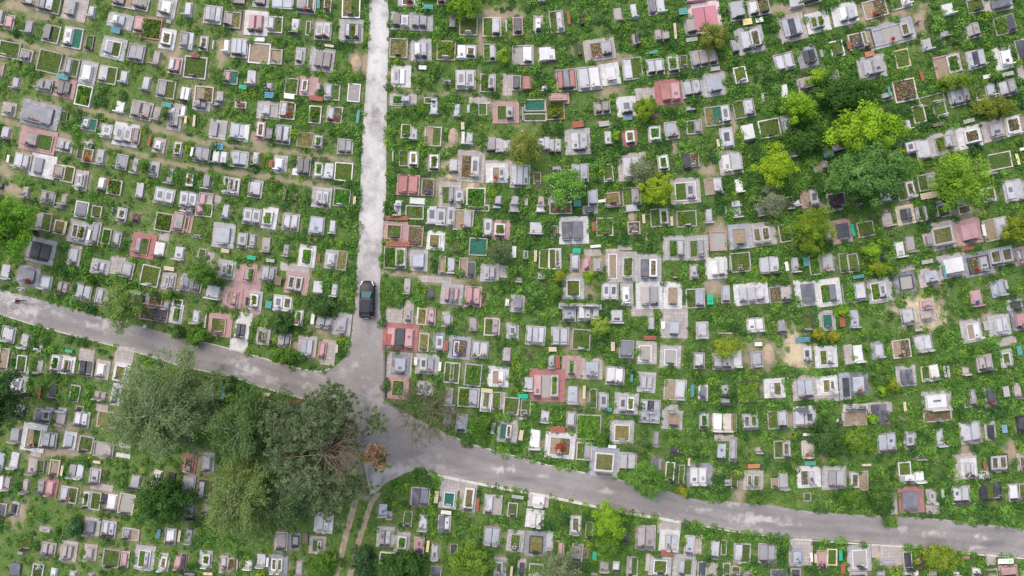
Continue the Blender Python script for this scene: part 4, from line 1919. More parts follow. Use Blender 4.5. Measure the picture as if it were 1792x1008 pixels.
def reg(o, px, py, r, short):
    ITEMS.append(dict(o=o, x=px, y=py, w=2 * r, h=2 * r, short=short, look=None))
LIME = ((.12, .25, .022), (.30, .45, .035)); GREEN = ((.055, .14, .022), (.15, .27, .04)); DEEP = ((.035, .095, .024), (.10, .18, .05)); OLIVE = ((.12, .17, .025), (.27, .30, .045)); GREY = ((.12, .16, .075), (.24, .27, .15)); DARK_ = ((.022, .075, .016), (.075, .16, .035)); MID = ((.08, .15, .045), (.19, .28, .09))
TREES = [ # name, label, category, x, y, rx, ry, h, colours, clumps, leaves per clump, leaf
 ('broadleaf_tree','big bright green tree cut by the picture edge left of the left road','tree',8,402,52,62,8,((.085,.21,.02),(.20,.38,.04)),110,80,.26),
 ('broadleaf_tree','light green bushy tree leaning over the left road','tree',216,537,36,40,5.5,((.11,.18,.04),(.22,.31,.08)),80,70,.2),
 ('young_tree','small round green tree beside the red paved plots','tree',357,477,25,27,4,GREEN,45,70,.2),
 ('round_bush','large dark green rounded bush at the foot of the birches','bush',280,880,52,48,4.5,DARK_,110,80,.24),
 ('round_bush','dark green rounded bush by the wheel tracks at the bottom edge','bush',706,1000,50,36,5,DARK_,90,80,.24),
 ('broadleaf_tree','yellow green tree at the bottom edge right of the wheel tracks','tree',822,990,42,40,5.5,((.10,.18,.025),(.22,.32,.05)),85,80,.22),
 ('young_tree','bright yellow green young tree just below the right road','tree',1064,912,32,34,5,LIME,70,75,.2),
 ('young_tree','dull green young tree under the bright one below the right road','tree',1070,955,27,26,4,GREEN,45,70,.2),
 ('broadleaf_tree','round mid green tree overhanging the right road','tree',1133,838,37,40,5.5,((.07,.16,.03),(.18,.33,.06)),85,85,.2),
 ('broadleaf_tree','greyish green tree at the bottom edge right of centre','tree',978,995,42,30,5,GREY,60,60,.2),
 ('round_bush','olive brown rounded bush against the big pink tomb','bush',1251,62,26,27,3.5,((.14,.165,.03),(.26,.29,.07)),70,90,.17),
 ('broadleaf_tree','large yellow green tree above the biggest dark green tree','tree',1517,224,64,46,8,((.13,.26,.018),(.30,.44,.03)),125,90,.27),
 ('broadleaf_tree','biggest dense dark green tree, below the large yellow green one','tree',1524,302,80,58,8,((.05,.13,.03),(.165,.30,.08)),190,95,.27),
 ('young_tree','yellow green tree left of the large yellow green tree','tree',1397,182,34,30,5,((.11,.23,.02),(.25,.40,.03)),70,75,.22),
 ('shrub_thicket','wide dark green thicket above the large yellow green tree','bush',1482,160,66,34,4.2,((.03,.09,.02),(.085,.17,.035)),120,80,.24),
 ('shrub_thicket','dark green thicket between the two yellow green trees on the upper right','bush',1408,240,42,36,2.6,((.035,.10,.02),(.10,.2,.04)),80,70,.22),
 ('young_tree','lemon yellow young tree left of the blue bench','tree',1358,290,34,34,5,((.17,.30,.018),(.36,.46,.03)),80,75,.2),
 ('grey_shrub','silvery grey green shrub under the lemon yellow tree','shrub',1353,352,28,30,3,((.16,.19,.10),(.27,.29,.19)),55,60,.18),
 ('round_tree','dense olive tree with a smooth round crown','tree',1420,403,42,43,5,((.09,.17,.018),(.24,.32,.035)),130,95,.17),
 ('broadleaf_tree','wide lime green tree right of the biggest dark green tree','tree',1682,312,52,54,6.5,((.11,.23,.025),(.26,.40,.045)),105,75,.23),
 ('round_tree','olive green tree cut by the right picture edge','tree',1787,402,32,28,5,((.10,.17,.02),(.24,.29,.03)),65,80,.2),
 ('shrub_thicket','flat olive yellow bush near the upper right edge','bush',1742,186,46,18,2.6,OLIVE,65,70,.18),
 ('shrub_thicket','flat light green bush above the olive yellow bush','bush',1676,140,36,17,2.4,((.12,.21,.03),(.26,.34,.06)),55,70,.18),
 ('shrub_thicket','small lime bush hiding two grey slabs above the dark thicket','bush',1432,134,22,15,2.4,LIME,32,60,.18),
 ('blossom_tree','round bright green tree with white blossoms in the middle of the picture','tree',990,325,38,32,5,((.08,.20,.025),(.22,.42,.08)),90,80,.2),
 ('broadleaf_tree','loose olive tree right of the lane in the upper half','tree',918,258,36,34,5,((.12,.16,.03),(.25,.28,.06)),65,55,.19),
 ('young_tree','lime green young tree left of a white paved grave','tree',1150,332,31,30,4.5,((.17,.27,.02),(.34,.42,.035)),75,75,.19),
 ('grey_shrub','dusty grey green shrub above the lime green young tree','shrub',1127,300,30,26,3,GREY,55,60,.18),
 ('shrub_thicket','lime green shrub by the bright red kerbed tomb','shrub',1131,187,22,21,2.8,((.12,.22,.02),(.25,.34,.035)),45,65,.18),
 ('shrub_thicket','feathery yellow green shrub hanging over white slabs','shrub',1275,608,32,24,3,((.17,.24,.02),(.32,.38,.05)),50,55,.17),
 ('round_tree','light green round tree above two kerbed gravel plots','tree',1050,571,18,18,3,((.14,.24,.03),(.30,.38,.07)),45,70,.16),
 ('pine_sapling','grey green pine sapling right of the green carpet bed','tree',876,442,24,24,3.5,((.07,.12,.05),(.16,.2,.1)),45,60,.17),
 ('shrub_thicket','dark leafy shrub thicket left of the black car','shrub',568,532,28,22,2,DEEP,50,70,.2),
 ('shrub_thicket','dark bushy shrub above the narrow left road by grey slabs','shrub',490,568,24,22,2.4,DEEP,45,70,.2),
 ('shrub_thicket','leafy shrub row on the verge before the road junction','shrub',500,622,32,16,1.8,GREEN,45,70,.2),
 ('shrub_thicket','large dark green shrub clump on the lower right','shrub',1450,770,34,34,2.6,DEEP,75,75,.2),
 ('shrub_thicket','light green shrub beside the dark clump on the lower right','shrub',1506,772,28,30,2.6,((.09,.19,.025),(.22,.32,.05)),60,75,.2),
 ('shrub_thicket','tall dark green shrub by the pink framed tomb over the right road','shrub',1545,868,24,32,2.8,((.045,.12,.025),(.13,.22,.05)),60,75,.2),
 ('shrub_thicket','leafy shrub on the road verge below the two big white framed slabs','shrub',1495,872,22,20,2,GREEN,40,70,.2),
 ('shrub_thicket','lime and yellow bush below the right end of the road','bush',1648,978,38,26,3,((.14,.22,.025),(.30,.36,.05)),75,75,.19),
 ('shrub_thicket','bushy shrub at the left road verge opposite the birches','shrub',345,590,20,18,2,GREEN,35,70,.2),
 ('shrub_thicket','dark shrub beside the white curved grave on the left road','shrub',310,582,16,14,1.8,DEEP,28,70,.18),
 ('shrub_thicket','dark shrub patch in the lower left among grey slabs','shrub',127,926,16,22,2,((.04,.11,.045),(.10,.2,.08)),35,70,.18),
 ('shrub_thicket','green shrub heap at the bottom edge left of the wheel tracks','shrub',562,988,34,22,2,GREEN,55,70,.2),
 ('shrub_thicket','rosebush by the bare tree near the junction','shrub',845,745,20,26,2,GREEN,35,60,.18),
 ('conifer_tree','dark tree at the left edge below the left road','tree',4,702,34,56,8,((.02,.055,.018),(.06,.12,.04)),70,80,.25),
 ('shrub_thicket','dark bush at the right edge of the lower tree clump by the dirt tracks','shrub',633,985,22,30,3,((.025,.07,.025),(.08,.14,.06)),45,70,.2),
 ('young_tree','bright green bush at the top edge right of the lane','bush',815,8,30,22,3,((.10,.21,.02),(.25,.36,.04)),55,70,.2),
 ('young_tree','lime bush right of the dark double slab in the middle right','bush',1525,440,17,16,2.6,LIME,36,65,.17),
 ('young_tree','lime bush below the pair of lime bushes on the right','bush',1538,469,17,11,2.2,LIME,30,65,.17),
 ('young_tree','tiny lime bush right of the olive round tree','bush',1550,424,10,8,1.8,LIME,16,60,.15),
 ('shrub_thicket','loose green shrub right of the dark clump near lower graves','shrub',1562,915,14,12,2,GREEN,20,60,.18),
]
for i, t in enumerate(TREES):
    o = tree(t[0], t[1], t[2], *t[3:8], *t[8], t[9], t[10], t[11], low=.28 if t[2] == 'tree' else .04, group={'tree': 'trees among the graves'}.get(t[2], 'bushes among the graves'), lobes=4 + i % 4)
    reg(o, t[3], t[4], t[5], t[0].replace('_', ' '))
    if t[0] == 'blossom_tree':
        n = 170; G = unit(NR.normal(size=(n, 3))) * (2.35, 2.0, 1.9); G[:, 2] = np.abs(G[:, 2]) + 2.6
        L = NR.uniform(.12, .22, n); quads('blossoms', leaves(G, NR.normal(size=(n, 3)), NR.normal(size=(n, 3)) * .4 + (0, 0, 1), L, L * .9), np.tile((.62, .66, .50), (n, 1)), LEAF, o)
for i, (x, y, w, h) in enumerate(SHRUBS):
    c = [LIME, GREEN, MID, GREEN, ((.16, .21, .02), (.29, .33, .035))][i % 5]
    if 1430 < x < 1475 and 580 < y < 600: c = ((.19, .20, .02), (.33, .33, .03))
    o = tree('clipped_shrub', None, 'shrub', x, y, w * .55, h * .55, .9 + .045 * max(w, h), *c, 26, 60, .13, low=.02, lobes=3)
    ITEMS.append(dict(o=o, x=x, y=y, w=w, h=h, look='small clipped ' + ['lime green', 'leafy green', 'soft green', 'deep green', 'golden green'][i % 5] + ' shrub', short='clipped shrub', cat='shrub', group='small shrubs planted by the graves'))

def birch(label, px, py, rx, ry, h, ca, cb, nb, per, seedrot=0.0, leafy=1.0):
    zc = h * .72; cx, cy, _ = W(px, py, zc); rx *= S * (1 - zc / CAM_H); ry *= S * (1 - zc / CAM_H)
    root = thing('birch_tree', (cx, cy, 0), 0, label, 'tree', 'tall trees by the road junction')
    mb = MB(); top = limb(mb, (0, 0, -.1), (.2, .1, h * .95), .2, .04, 8, .03, 8); PV = []; PD = []; PT = []
    for i in range(nb):
        q = seedrot + i * 2.399 + R.uniform(-.3, .3); e = R.uniform(.45, 1.05); f = i / nb
        st = top[int(2 + f * 5.9)]
        rr = (1.05 - .55 * f)
        en = Vector((math.cos(q) * rx * e * rr, math.sin(q) * ry * e * rr, min(h, st.z + h * .16 * R.uniform(.3, 1.0))))
        main = limb(mb, st, en, .05, .014, 6, .10, 5)
        for j in range(1, 7):
            for s in (-1, 1):
                a = main[j]; dr = (main[j] - main[j - 1]).normalized(); si = Vector((-dr.y, dr.x, .1)) * s
                b = a + (dr * .6 + si * R.uniform(.3, .8) + Vector((0, 0, -.15))) * R.uniform(.7, 1.7)
                if R.random() < .5: mb.tube([a, a.lerp(b, .5) + Vector((0, 0, .08)), b], [.016, .010, .006], 4)
                k = int(per * 2.1 * R.uniform(.5, 1.3)); t = NR.random(k)[:, None]
                A, B = np.array(a), np.array(b)
                P = A + (B - A) * t * 1.15 + NR.normal(size=(k, 3)) * (.24, .24, .22); P[:, 2] -= NR.random(k) * .55
                PV.append(P); dd = np.tile(np.array(dr), (k, 1)) * .8 + NR.normal(size=(k, 3)) * .5; dd[:, 2] -= .5; PD.append(dd); PT.append(np.clip(NR.random((k, 1)) * .6 + R.random() * .4, 0, 1))
    mb.build('trunk', BIRCH, root, True)
    P = np.concatenate(PV); D = np.concatenate(PD); t = np.concatenate(PT); n = len(P)
    N = NR.normal(size=(n, 3)) * .6 + (0, 0, .9); L = NR.uniform(.2, .42, n)
    quads('crown', leaves(P, D, N, L, L * NR.uniform(.2, .36, n)), (np.array(ca) + (np.array(cb) - np.array(ca)) * t) * 1.3, LEAF, root)
    reg(root, px, py, 60, 'birch'); return root
birch('tall pale grey green birch with whitish twigs, leftmost tall tree below the left road', 272, 722, 108, 108, 12, (.10, .16, .062), (.235, .30, .135), 60, 34)
birch('dark green birch standing between the pale birch and the pine', 428, 752, 68, 66, 11, (.05, .11, .035), (.15, .23, .07), 44, 40, 1.0)
birch('yellow green birch in front of the pine, its crown reaching the bottom graves', 425, 872, 80, 88, 11.5, (.075, .14, .04), (.25, .32, .10), 62, 40, 2.0)
birch('sparse green birch wedged between the yellow green birch and the pine', 492, 872, 62, 62, 9, (.06, .12, .045), (.16, .23, .09), 40, 40, .4)

def pine(px, py, h):
    zc = h * .8; cx, cy, _ = W(px, py, zc)
    root = thing('pine_tree', (cx, cy, 0), 0, 'big spreading pine with bare red brown branches on its road side', 'tree', 'tall trees by the road junction')
    mb = MB(); top = limb(mb, (0, 0, -.1), (-.3, .3, h), .34, .06, 8, .03, 9); tips = []
    def tuft(p, r, dark=0): tips.append((p, r, dark))
    k = S * (1 - zc / CAM_H)
    for i in range(64):
        q = i * 2.399 + R.uniform(-.2, .2); dgr = math.degrees(q) % 360
        f = i / 64; st = top[int(4 + f * 4.4)] if f < 1 else top[-1]
        ln = (104 - 48 * f) * k * R.uniform(.62, 1.12) * (1 + .34 * max(0, -math.cos(q))) * (1 - .30 * max(0, math.cos(q)))
        en = Vector((math.cos(q) * ln * 1.02, math.sin(q) * ln * 1.08, min(h + .3, st.z + R.uniform(-.2, 1.6))))
        open_ = dgr > 272 or dgr < 72
        main = limb(mb, st, en, .085 * (1.1 - f * .5), .022, 7, .16, 5)
        for j in range(3 if open_ or i % 5 > 2 else 2, 8):
            for s in (-1, 1):
                a = main[j]; dr = (main[j] - main[j - 1]).normalized(); si = Vector((-dr.y, dr.x, .12)) * s
                b = a + (dr * .8 + si * R.uniform(.5, 1.0)) * R.uniform(.5, 1.15)
                if open_ and R.random() < .93: 
                    if R.random() < .7: mb.tube([a, a.lerp(b, .5) + Vector((0, 0, .1)), b], [.03, .02, .01], 4)
                    continue
                mb.tube([a, b], [.022, .01], 4)
                for _ in range(4): tuft(b + Vector((R.gauss(0, .28), R.gauss(0, .28), R.gauss(.08, .15))), R.uniform(.28, .46))
        if not open_:
            for j in range(1, 7) if i % 5 < 3 else range(5, 7): tuft(main[j] + Vector((R.gauss(0, .3), R.gauss(0, .3), .15)), R.uniform(.35, .5))
        if not open_ or R.random() < .12: tuft(en, .42); tuft(en + Vector((R.gauss(0, .3), R.gauss(0, .3), .1)), .4)
    # the outlying tufts over the road
    for tx, ty, m, rr in ((600, 712, 26, 22), (652, 733, 34, 26), (668, 742, 14, 14), (570, 702, 18, 16), (662, 812, 20, 14), (672, 806, 12, 10), (640, 850, 18, 20), (612, 862, 26, 26)):
        z = h * .78; p = Vector(W(tx, ty, z)) - Vector((cx, cy, 0))
        limb(mb, top[6], p, .075, .025, 7, .12, 5)
        for _ in range(m):
            o = Vector((R.gauss(0, rr * k * .45), R.gauss(0, rr * k * .42), R.gauss(0, .35)))
            tuft(p + o, R.uniform(.28, .45))
            if R.random() < .4: mb.tube([p, p + o], [.02, .008], 4)
    mb.build('trunk', PINEB, root, True)
    br = [ (Vector(W(656, 797, h * .84)) - Vector((cx, cy, 0)) + Vector((R.gauss(0, .55), R.gauss(0, .5), R.gauss(0, .3))), .42) for _ in range(60)]
    def needles(lst, name, ca, cb, per=34):
        n = len(lst) * per; C = np.repeat(np.array([tuple(l[0]) for l in lst]), per, 0); r = np.repeat(np.array([l[1] for l in lst]), per)
        G = unit(NR.normal(size=(n, 3)) + (0, 0, .45)); P = C + G * (r * NR.uniform(.25, .75, n))[:, None]
        tt = np.clip(np.repeat(NR.random(len(lst)), per) * .75 + NR.random(n) * .35, 0, 1)[:, None]
        L = NR.uniform(.20, .34, n); N = np.cross(G, NR.normal(size=(n, 3))) + (0, 0, .4)
        quads(name, leaves(P, G, N, L, L * .36), 1.15 * np.array(ca) + 1.15 * (np.array(cb) - np.array(ca)) * tt, LEAF, root)
    needles(tips, 'crown', (.075, .125, .055), (.255, .33, .17))
    needles(br, 'dead_needles', (.26, .17, .095), (.38, .26, .15))
    reg(root, px, py, 90, 'pine')
pine(582, 790, 12.5)

def bare_tree(px, py, h):
    zc = h * .7; cx, cy, _ = W(px, py, zc)
    root = thing('bare_tree', (cx, cy, 0), 0, 'nearly leafless tree with thin olive twigs over the junction corner', 'tree', 'tall trees by the road junction')
    mb = MB(); lf = []
    top = limb(mb, (0, 0, -.1), (-.2, .3, h * .6), .17, .09, 6, .04, 8)
    def grow(a, d, L, r, dep):
        b = a + d * L
        pts = limb(mb, a, b, max(r, .018), max(r * .5, .012), 4, .10, 4)
        if dep == 0:
            lf.append(pts[-1]); lf.append(pts[-2]); return
        for i in range(4 if dep > 1 else 4):
            s = pts[R.randrange(1, 5)]
            nd = (d + Vector((R.gauss(0, .5), R.gauss(0, .5), R.gauss(-.04, .22)))).normalized()
            grow(s, nd, L * R.uniform(.5, .75), r * .55, dep - 1)
    for i in range(15):
        q = i * 2.399; grow(top[R.randrange(2, 7)], Vector((math.cos(q), math.sin(q), R.uniform(.1, .55))).normalized(), R.uniform(1.7, 2.9), .06, 3)
    mb.build('trunk', plain('olive_bark', (.17, .16, .10), .95, .3), root, True)
    C = np.array([tuple(v) for v in lf]); k = 2; n = len(C) * k
    P = np.repeat(C, k, 0) + NR.normal(size=(n, 3)) * .12; L = NR.uniform(.07, .14, n)
    quads('crown', leaves(P, NR.normal(size=(n, 3)), NR.normal(size=(n, 3)) + (0, 0, 1), L, L * .5), np.array((.12, .14, .05)) + NR.random((n, 1)) * np.array((.14, .13, .06)), LEAF, root)
    reg(root, px, py, 50, 'bare tree')
bare_tree(752, 728, 7.5)
# ------------------------------------------------------------------ the parked car
def loft(mb, rings, mi=0, close=True):
    n = len(rings[0]); vs = [p for r in rings for p in r]; fs = []
    for i in range(len(rings) - 1):
        for k in range(n): fs.append([i * n + k, i * n + (k + 1) % n, (i + 1) * n + (k + 1) % n, (i + 1) * n + k])
    if close: fs += [list(range(n - 1, -1, -1)), list(range(len(vs) - n, len(vs)))]
    mb.add(vs, fs, mi)
def paint(name, c, rough, metal=0.0, coat=1.0):
    nt = NT(name); nt.b.inputs['Base Color'].default_value = (*c, 1); nt.b.inputs['Roughness'].default_value = rough
    n = nt.noise(pos(nt), 40, 3); rr = nt.n('ShaderNodeMapRange'); rr.inputs[3].default_value = rough * .8; rr.inputs[4].default_value = rough * 1.3
    nt.l(n, rr.inputs[0]); nt.l(rr.outputs[0], nt.b.inputs['Roughness'])
    nt.b.inputs['Metallic'].default_value = metal; nt.b.inputs['Coat Weight'].default_value = coat; nt.b.inputs['Specular IOR Level'].default_value = .35
    return nt.m
def car():
    root = thing('parked_car', W(644.3, 524), math.radians(-1.5), 'black hatchback parked on the pale lane above the junction', 'car')
    P_ = paint('black_car_paint', (.006, .007, .013), .42, 0, .03); GL = paint('car_glass', (.045, .11, .13), .3, 0, .0); LEN = paint('lamp_lens', (.85, .86, .87), .3); RED = paint('red_lens', (.35, .01, .015), .2)
    RUB = plain('tyre_rubber', (.02, .02, .02), .9); ALU = paint('rim_metal', (.5, .5, .52), .35, .9, 0); TRIM = plain('black_trim', (.02, .02, .022), .6)
    st = [(2.24, .50, .58), (2.19, .66, .70), (2.05, .79, .79), (1.75, .86, .88), (1.35, .885, .95), (1.0, .89, 1.0), (.0, .89, 1.02), (-1.4, .89, 1.04), (-1.9, .87, 1.04), (-2.12, .82, 1.0), (-2.2, .76, .72), (-2.22, .70, .42)]
    rings = []
    for y, w, z in st:
        h = [(w * .90, .22), (w * .985, .36), (w, z - .22), (w * .985, z - .1), (w * .93, z - .02), (w * .6, z + .035), (w * .2, z + .055)]
        rings.append([(a, y, b) for a, b in h] + [(-a, y, b) for a, b in reversed(h)])
    mb = MB(); loft(mb, rings[::-1])
    B = [(1.0, .70), (.55, .775), (-.4, .79), (-1.5, .77), (-2.02, .66)]; T = [(.22, .54), (.05, .585), (-.5, .60), (-1.35, .57), (-1.72, .50)]; TZ = [1.45, 1.50, 1.545, 1.515, 1.46]
    lo = [(w, y, 1.0) for y, w in B] + [(-w, y, 1.0) for y, w in reversed(B)]
    up = [(w, y, z) for (y, w), z in zip(T, TZ)] + [(-w, y, z) for (y, w), z in reversed(list(zip(T, TZ)))]
    n = len(lo); o = len(mb.v); mb.v += lo + up; mb.f += [[o + k, o + (k + 1) % n, o + n + (k + 1) % n, o + n + k] for k in range(n)][::-1]
    for i in range(4): mb.f.append([o + n + i + 1, o + n + i, o + n + 9 - i, o + n + 8 - i])
    mb.mi = [0] * len(mb.f); body = mb.build('body', P_, root, True)
    me = body.data; me.set_sharp_from_angle(angle=math.radians(35))
    mb = MB(); mb.box(-.50, .50, -1.5, -.02, 1.535, 1.558, .012); mb.build('roof_panel', paint('roof_sky_sheen_paint', (.022, .021, .03), .5, 0, .05), root)  # sky reflection put into the roof colour, paler than the black body
    def pane(name, a, b, c, d, off):
        a, b, c, d = [Vector(v) for v in (a, b, c, d)]; nrm = (b - a).cross(c - a).normalized()
        if nrm.dot((a + b + c + d) / 4 - Vector((0, -.5, .9))) < 0: nrm = -nrm
        m = (a + b + c + d) / 4; q = [m + (v - m) * .93 + nrm * off for v in (a, b, c, d)]; i_ = [v - nrm * .012 for v in q]
        mb = MB(); mb.add([tuple(v) for v in q + i_], [[0, 1, 2, 3], [7, 6, 5, 4]] + [[k, 4 + k, 4 + (k + 1) % 4, (k + 1) % 4] for k in range(4)]); mb.build(name, GL, root)
    pane('windscreen', (-.70, 1.0, 1.03), (.70, 1.0, 1.03), (.54, .22, 1.45), (-.54, .22, 1.45), .018)
    pane('rear_window', (-.66, -2.02, 1.05), (.66, -2.02, 1.05), (.50, -1.72, 1.46), (-.50, -1.72, 1.46), .018)
    for s in (-1, 1):
        pane('side_window', (s * .775, .55, 1.05), (s * .79, -.4, 1.05), (s * .60, -.5, 1.52), (s * .585, .05, 1.48), .016)
        pane('side_window', (s * .79, -.45, 1.05), (s * .77, -1.5, 1.05), (s * .57, -1.35, 1.5), (s * .60, -.55, 1.52), .016)
        mb = MB(); mb.add([(s * .50, 2.17, .68), (s * .64, 2.14, .70), (s * .83, 1.70, .86), (s * .78, 1.66, .93), (s * .62, 1.95, .86), (s * .47, 2.14, .76)], [[0, 1, 2, 3, 4, 5] if s > 0 else [5, 4, 3, 2, 1, 0]])
        mb.add([(v[0] * .97, v[1] - .03, v[2] - .05) for v in mb.v], [[5, 4, 3, 2, 1, 0] if s > 0 else [0, 1, 2, 3, 4, 5]])
        for v_i in range(len(mb.v)): mb.v[v_i] = (mb.v[v_i][0], mb.v[v_i][1] + .03, mb.v[v_i][2] + .06)
        mb.build('headlight', LEN, root)
        mb = MB(); mb.box(s * .74 - .11, s * .74 + .11, -2.215, -2.0, .74, 1.03, .03); mb.build('tail_light', RED, root)
        mb = MB(); mb.box(s * .99 - .10, s * .99 + .10, .58, .70, .98, 1.12, .03); mb.build('wing_mirror', P_, root)
        for y in (1.36, -1.32):
            c = [(s * .78, y)]; ty = MB(); rm = MB()
            for mbx, r, x0, x1 in ((ty, .335, .70, .90), (rm, .21, .88, .908)):
                ra = [(s * x0, y + r * math.cos(q * math.pi / 9), .335 + r * math.sin(q * math.pi / 9)) for q in range(18)]
                rb = [(s * x1, b, c_) for a, b, c_ in ra]; loft(mbx, [ra, rb] if s < 0 else [rb, ra])
            wh = ty.build('wheel', RUB, root); rm.build('rim', ALU, wh)
    mb = MB(); mb.box(-.28, .28, 2.2, 2.262, .50, .60, .01); mb.build('grille', TRIM, root)
    mb = MB(); mb.box(-.16, .16, 2.15, 2.2, .70, .73, .01); mb.build('badge', LEN, root)
    mb = MB(); mb.box(-.72, .72, -2.275, -2.19, .40, .58, .03); mb.build('rear_bumper', TRIM, root)
    mb = MB(); mb.box(-.26, .26, -2.285, -2.22, .62, .72, .01); mb.build('number_plate', STONE['w'], root)
    reg(root, 644, 524, 30, 'black car')
car()

# ------------------------------------------------------------------ the walker on the left road
def person(px, py, face):
    V = [(0, 0, .95), (0, 0, 1.08), (0, -.01, 1.25), (0, 0, 1.42), (0, .01, 1.50), (0, .02, 1.60), (0, .02, 1.70)]
    Rd = [(.16, .12), (.15, .11), (.18, .12), (.15, .10), (.055, .055), (.085, .095), (.075, .085)]
    E = [(i, i + 1) for i in range(6)]
    def chain(p, pts, rad):
        for q, r in zip(pts, rad):
            V.append(q); Rd.append((r, r)); E.append((p, len(V) - 1)); p = len(V) - 1
        return p
    for s, st in ((-1, .22), (1, -.20)):
        chain(0, [(s * .10, 0, .86), (s * .11, st * .45, .50), (s * .11, st * .9 - .04, .09), (s * .12, st * .9 + .11, .045)], [.085, .062, .045, .04])
        w = chain(3, [(s * .20, 0, 1.40), (s * .26, -st * .35 - .02, 1.13), (s * .26, -st * .9 + .06, .90)], [.06, .048, .033])
        hx, hy, hz = V[w]
        k = chain(w, [(hx, hy + .02, hz - .06)], [.032]); x, y, z = V[k]
        for f, dl in ((-.025, .062), (-.008, .075), (.009, .07), (.025, .055)):
            chain(k, [(x + s * .005, y + f, z - .045), (x - s * .012, y + f + .01, z - .045 - dl)], [.010, .008])
        chain(k, [(x - s * .02, y + .045, z - .03), (x - s * .025, y + .06, z - .07)], [.011, .009])
    me = bpy.data.meshes.new('person'); me.from_pydata(V, E, []); o = bpy.data.objects.new('person', me); col.objects.link(o)
    md = o.modifiers.new('skin', 'SKIN'); md.use_smooth_shade = True; o.modifiers.new('sub', 'SUBSURF').levels = 1
    for v, r in zip(me.skin_vertices[0].data, Rd): v.radius = r
    me.skin_vertices[0].data[0].use_root = True
    dg = bpy.context.evaluated_depsgraph_get(); m2 = bpy.data.meshes.new_from_object(o.evaluated_get(dg)); o.modifiers.clear(); o.data = m2; m2.name = 'person'
    for m in (plain('skin', (.50, .32, .24)), plain('maroon_jacket', (.24, .03, .075), .8), plain('black_trousers', (.02, .02, .025), .8)): m2.materials.append(m)
    for p in m2.polygons:
        c = p.center
        p.material_index = 0 if c.z > 1.49 or (abs(c.x) > .2 and c.z < .9) else 2 if c.z < .93 and abs(c.x) < .2 else 1
    mb = MB(); mb.blob((0, .015, 1.715), (.115, .125, .075), 12, 6); loft(mb, [[(r * math.cos(q * .524), .02 + r * math.sin(q * .524), z) for q in range(12)] for r, z in ((.11, 1.70), (.17, 1.685), (.11, 1.69))], 0, False)
    mb.build('hat', plain('pale_pink_hat', (.72, .50, .50), .8), o, True)
    mb = MB(); mb.blob((0, .115, 1.605), (.014, .022, .02), 6, 4); [mb.blob((s * .085, .02, 1.605), (.014, .025, .032), 6, 4) for s in (-1, 1)]
    mb.build('nose_and_ears', m2.materials[0], o, True)
    mb = MB(); [mb.blob((s * .032, .105, 1.63), (.013, .008, .009), 6, 4) for s in (-1, 1)]; mb.box(-.026, .026, .098, .11, 1.558, 1.568); mb.build('eyes_and_mouth', IRON, o)
    mb = MB(); mb.blob((0, -.055, 1.60), (.085, .05, .09), 8, 5); mb.build('hair', plain('grey_hair', (.16, .14, .13), .8), o, True)
    o.location = W(px, py); o.rotation_euler = (0, 0, face)
    tag(o, 'person in maroon jacket, black trousers and pale pink hat walking on the left road', 'person')
    reg(o, px, py, 8, 'walker')
person(42, 527, math.radians(-95))

# loose flowers that show at this size
def flowerbush(px, py, r, c, label):
    root = thing('flowering_bush', W(px, py, .4), 0, label, 'shrub'); root.location.z = 0; k = r * S
    mb = MB()
    for i in range(7):
        q = i * .9; mb.tube([(0, 0, -.05), (math.cos(q) * k * .3, math.sin(q) * k * .3, .3), (math.cos(q) * k * .7, math.sin(q) * k * .7, .5)], [.03, .02, .01], 5)
    mb.build('stems', BARK, root)
    n = 260; G = unit(NR.normal(size=(n, 3))) * NR.uniform(.6, 1, n)[:, None]; G[:, 2] = np.abs(G[:, 2]); P = G * (k, k, .55) + (0, 0, .15); L = NR.uniform(.13, .22, n)
    T = np.where((NR.random(n) < .68)[:, None], np.array(c), np.array((.08, .16, .04))); quads('blooms', leaves(P, NR.normal(size=(n, 3)), G + (0, 0, .6), L, L * .9), T, LEAF, root)
    reg(root, px, py, r, 'flowering bush')
flowerbush(155, 253, 7, (.78, .80, .72), 'white flowering bush among grassy plots right of the red paved tomb')
flowerbush(1722, 832, 8, (.82, .82, .80), 'bright white flower heap at the corner of a grey paved double grave')
flowerbush(1109, 400, 9, (.45, .44, .46), 'heap of black and white wreaths at a fresh earth mound')
flowerbush(981, 784, 9, (.55, .05, .05), 'red flower heap on a large white paved grave above the right road')
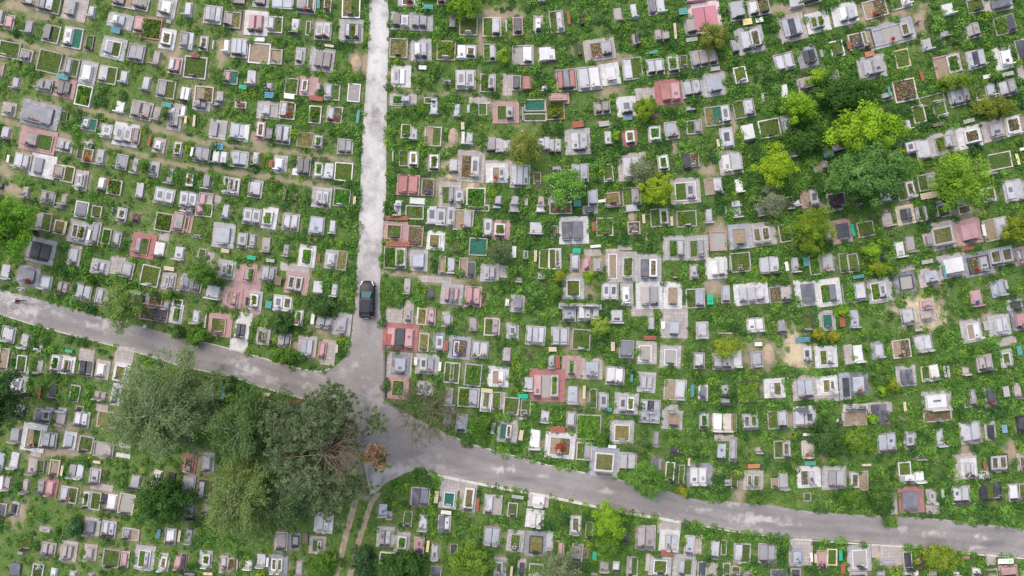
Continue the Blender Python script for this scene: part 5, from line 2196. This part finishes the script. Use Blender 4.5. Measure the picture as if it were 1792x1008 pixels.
for x, y, c_, lab in ((51, 494, 'mix', 'mixed wreath flowers on the black gravel grave by the left road'), (38, 505, 'white', 'white flower pot below the black gravel grave by the left road'), (70, 990, 'white', 'white flower pot near the bottom left corner')):
    b = bouquet(x, y, .2, c_); tag(b, lab, 'flowers', 'flower pots on the graves'); reg(b, x, y, 4, 'flower pot')

# ------------------------------------------------------------------ labels: look, what it stands by, and where
from collections import Counter
cnt = Counter(t['short'] for t in ITEMS)
IX = np.array([(t['x'], t['y']) for t in ITEMS])
used = set(o['label'] for o in bpy.data.objects if o.get('label'))
def region(x, y):
    c = ['far left', 'left', 'centre left', 'centre right', 'right', 'far right'][min(5, max(0, int(x / 298.7)))]
    r = ['top', 'upper', 'upper middle', 'lower middle', 'lower', 'bottom'][min(5, max(0, int(y / 168)))]
    return f"{r} {c}"
def wc(s): return len(s.replace(',', '').split())
for i, t in enumerate(ITEMS):
    o = t['o']
    if t['look'] is None or o.get('label'): continue
    dx = IX[:, 0] - t['x']; dy = IX[:, 1] - t['y']; ds = np.hypot(dx, dy); ds[i] = 1e9
    cand = sorted([(ds[j] + 7 * cnt[ITEMS[j]['short']] ** .5, j) for j in np.argsort(ds)[:14] if ds[j] < 110 or True])[:10]
    rel = []
    if t.get('on'):
        j = int(np.argmin(ds)); s_ = ITEMS[j]['short']; rel.append(f"on the {s_}")
    for _, j in cand:
        s = ITEMS[j]['short']; art = 'the' if cnt[s] == 1 else 'an' if s[0] in 'aeiou' else 'a'
        w = ('left of' if dx[j] > 0 else 'right of') if abs(dx[j]) > abs(dy[j]) else ('above' if dy[j] > 0 else 'below')
        rel.append(f"{w} {art} {s}")
    lane = abs(t['x'] - (658 - t['y'] * .02)) < 55 and t['y'] < 610
    rg = ('beside the pale lane, ' if lane else '') + region(t['x'], t['y'])
    done = None
    opts = [f"{t['look']} {r}, {rg}" for r in rel] + [f"{t['look']} {a} and {b}, {region(t['x'], t['y'])}" for a in rel[:5] for b in rel[:6] if a != b]
    opts += [f"{t['short']} {a} and {b}, {region(t['x'], t['y'])}" for a in rel[:7] for b in rel[:8] if a != b]
    for L in opts:
        if L not in used and wc(L) <= 16: done = L; break
    if not done: done = f"{t['short']} {rel[0]}, {region(t['x'], t['y'])}"
    used.add(done); tag(o, done, t['cat'], t['group'])
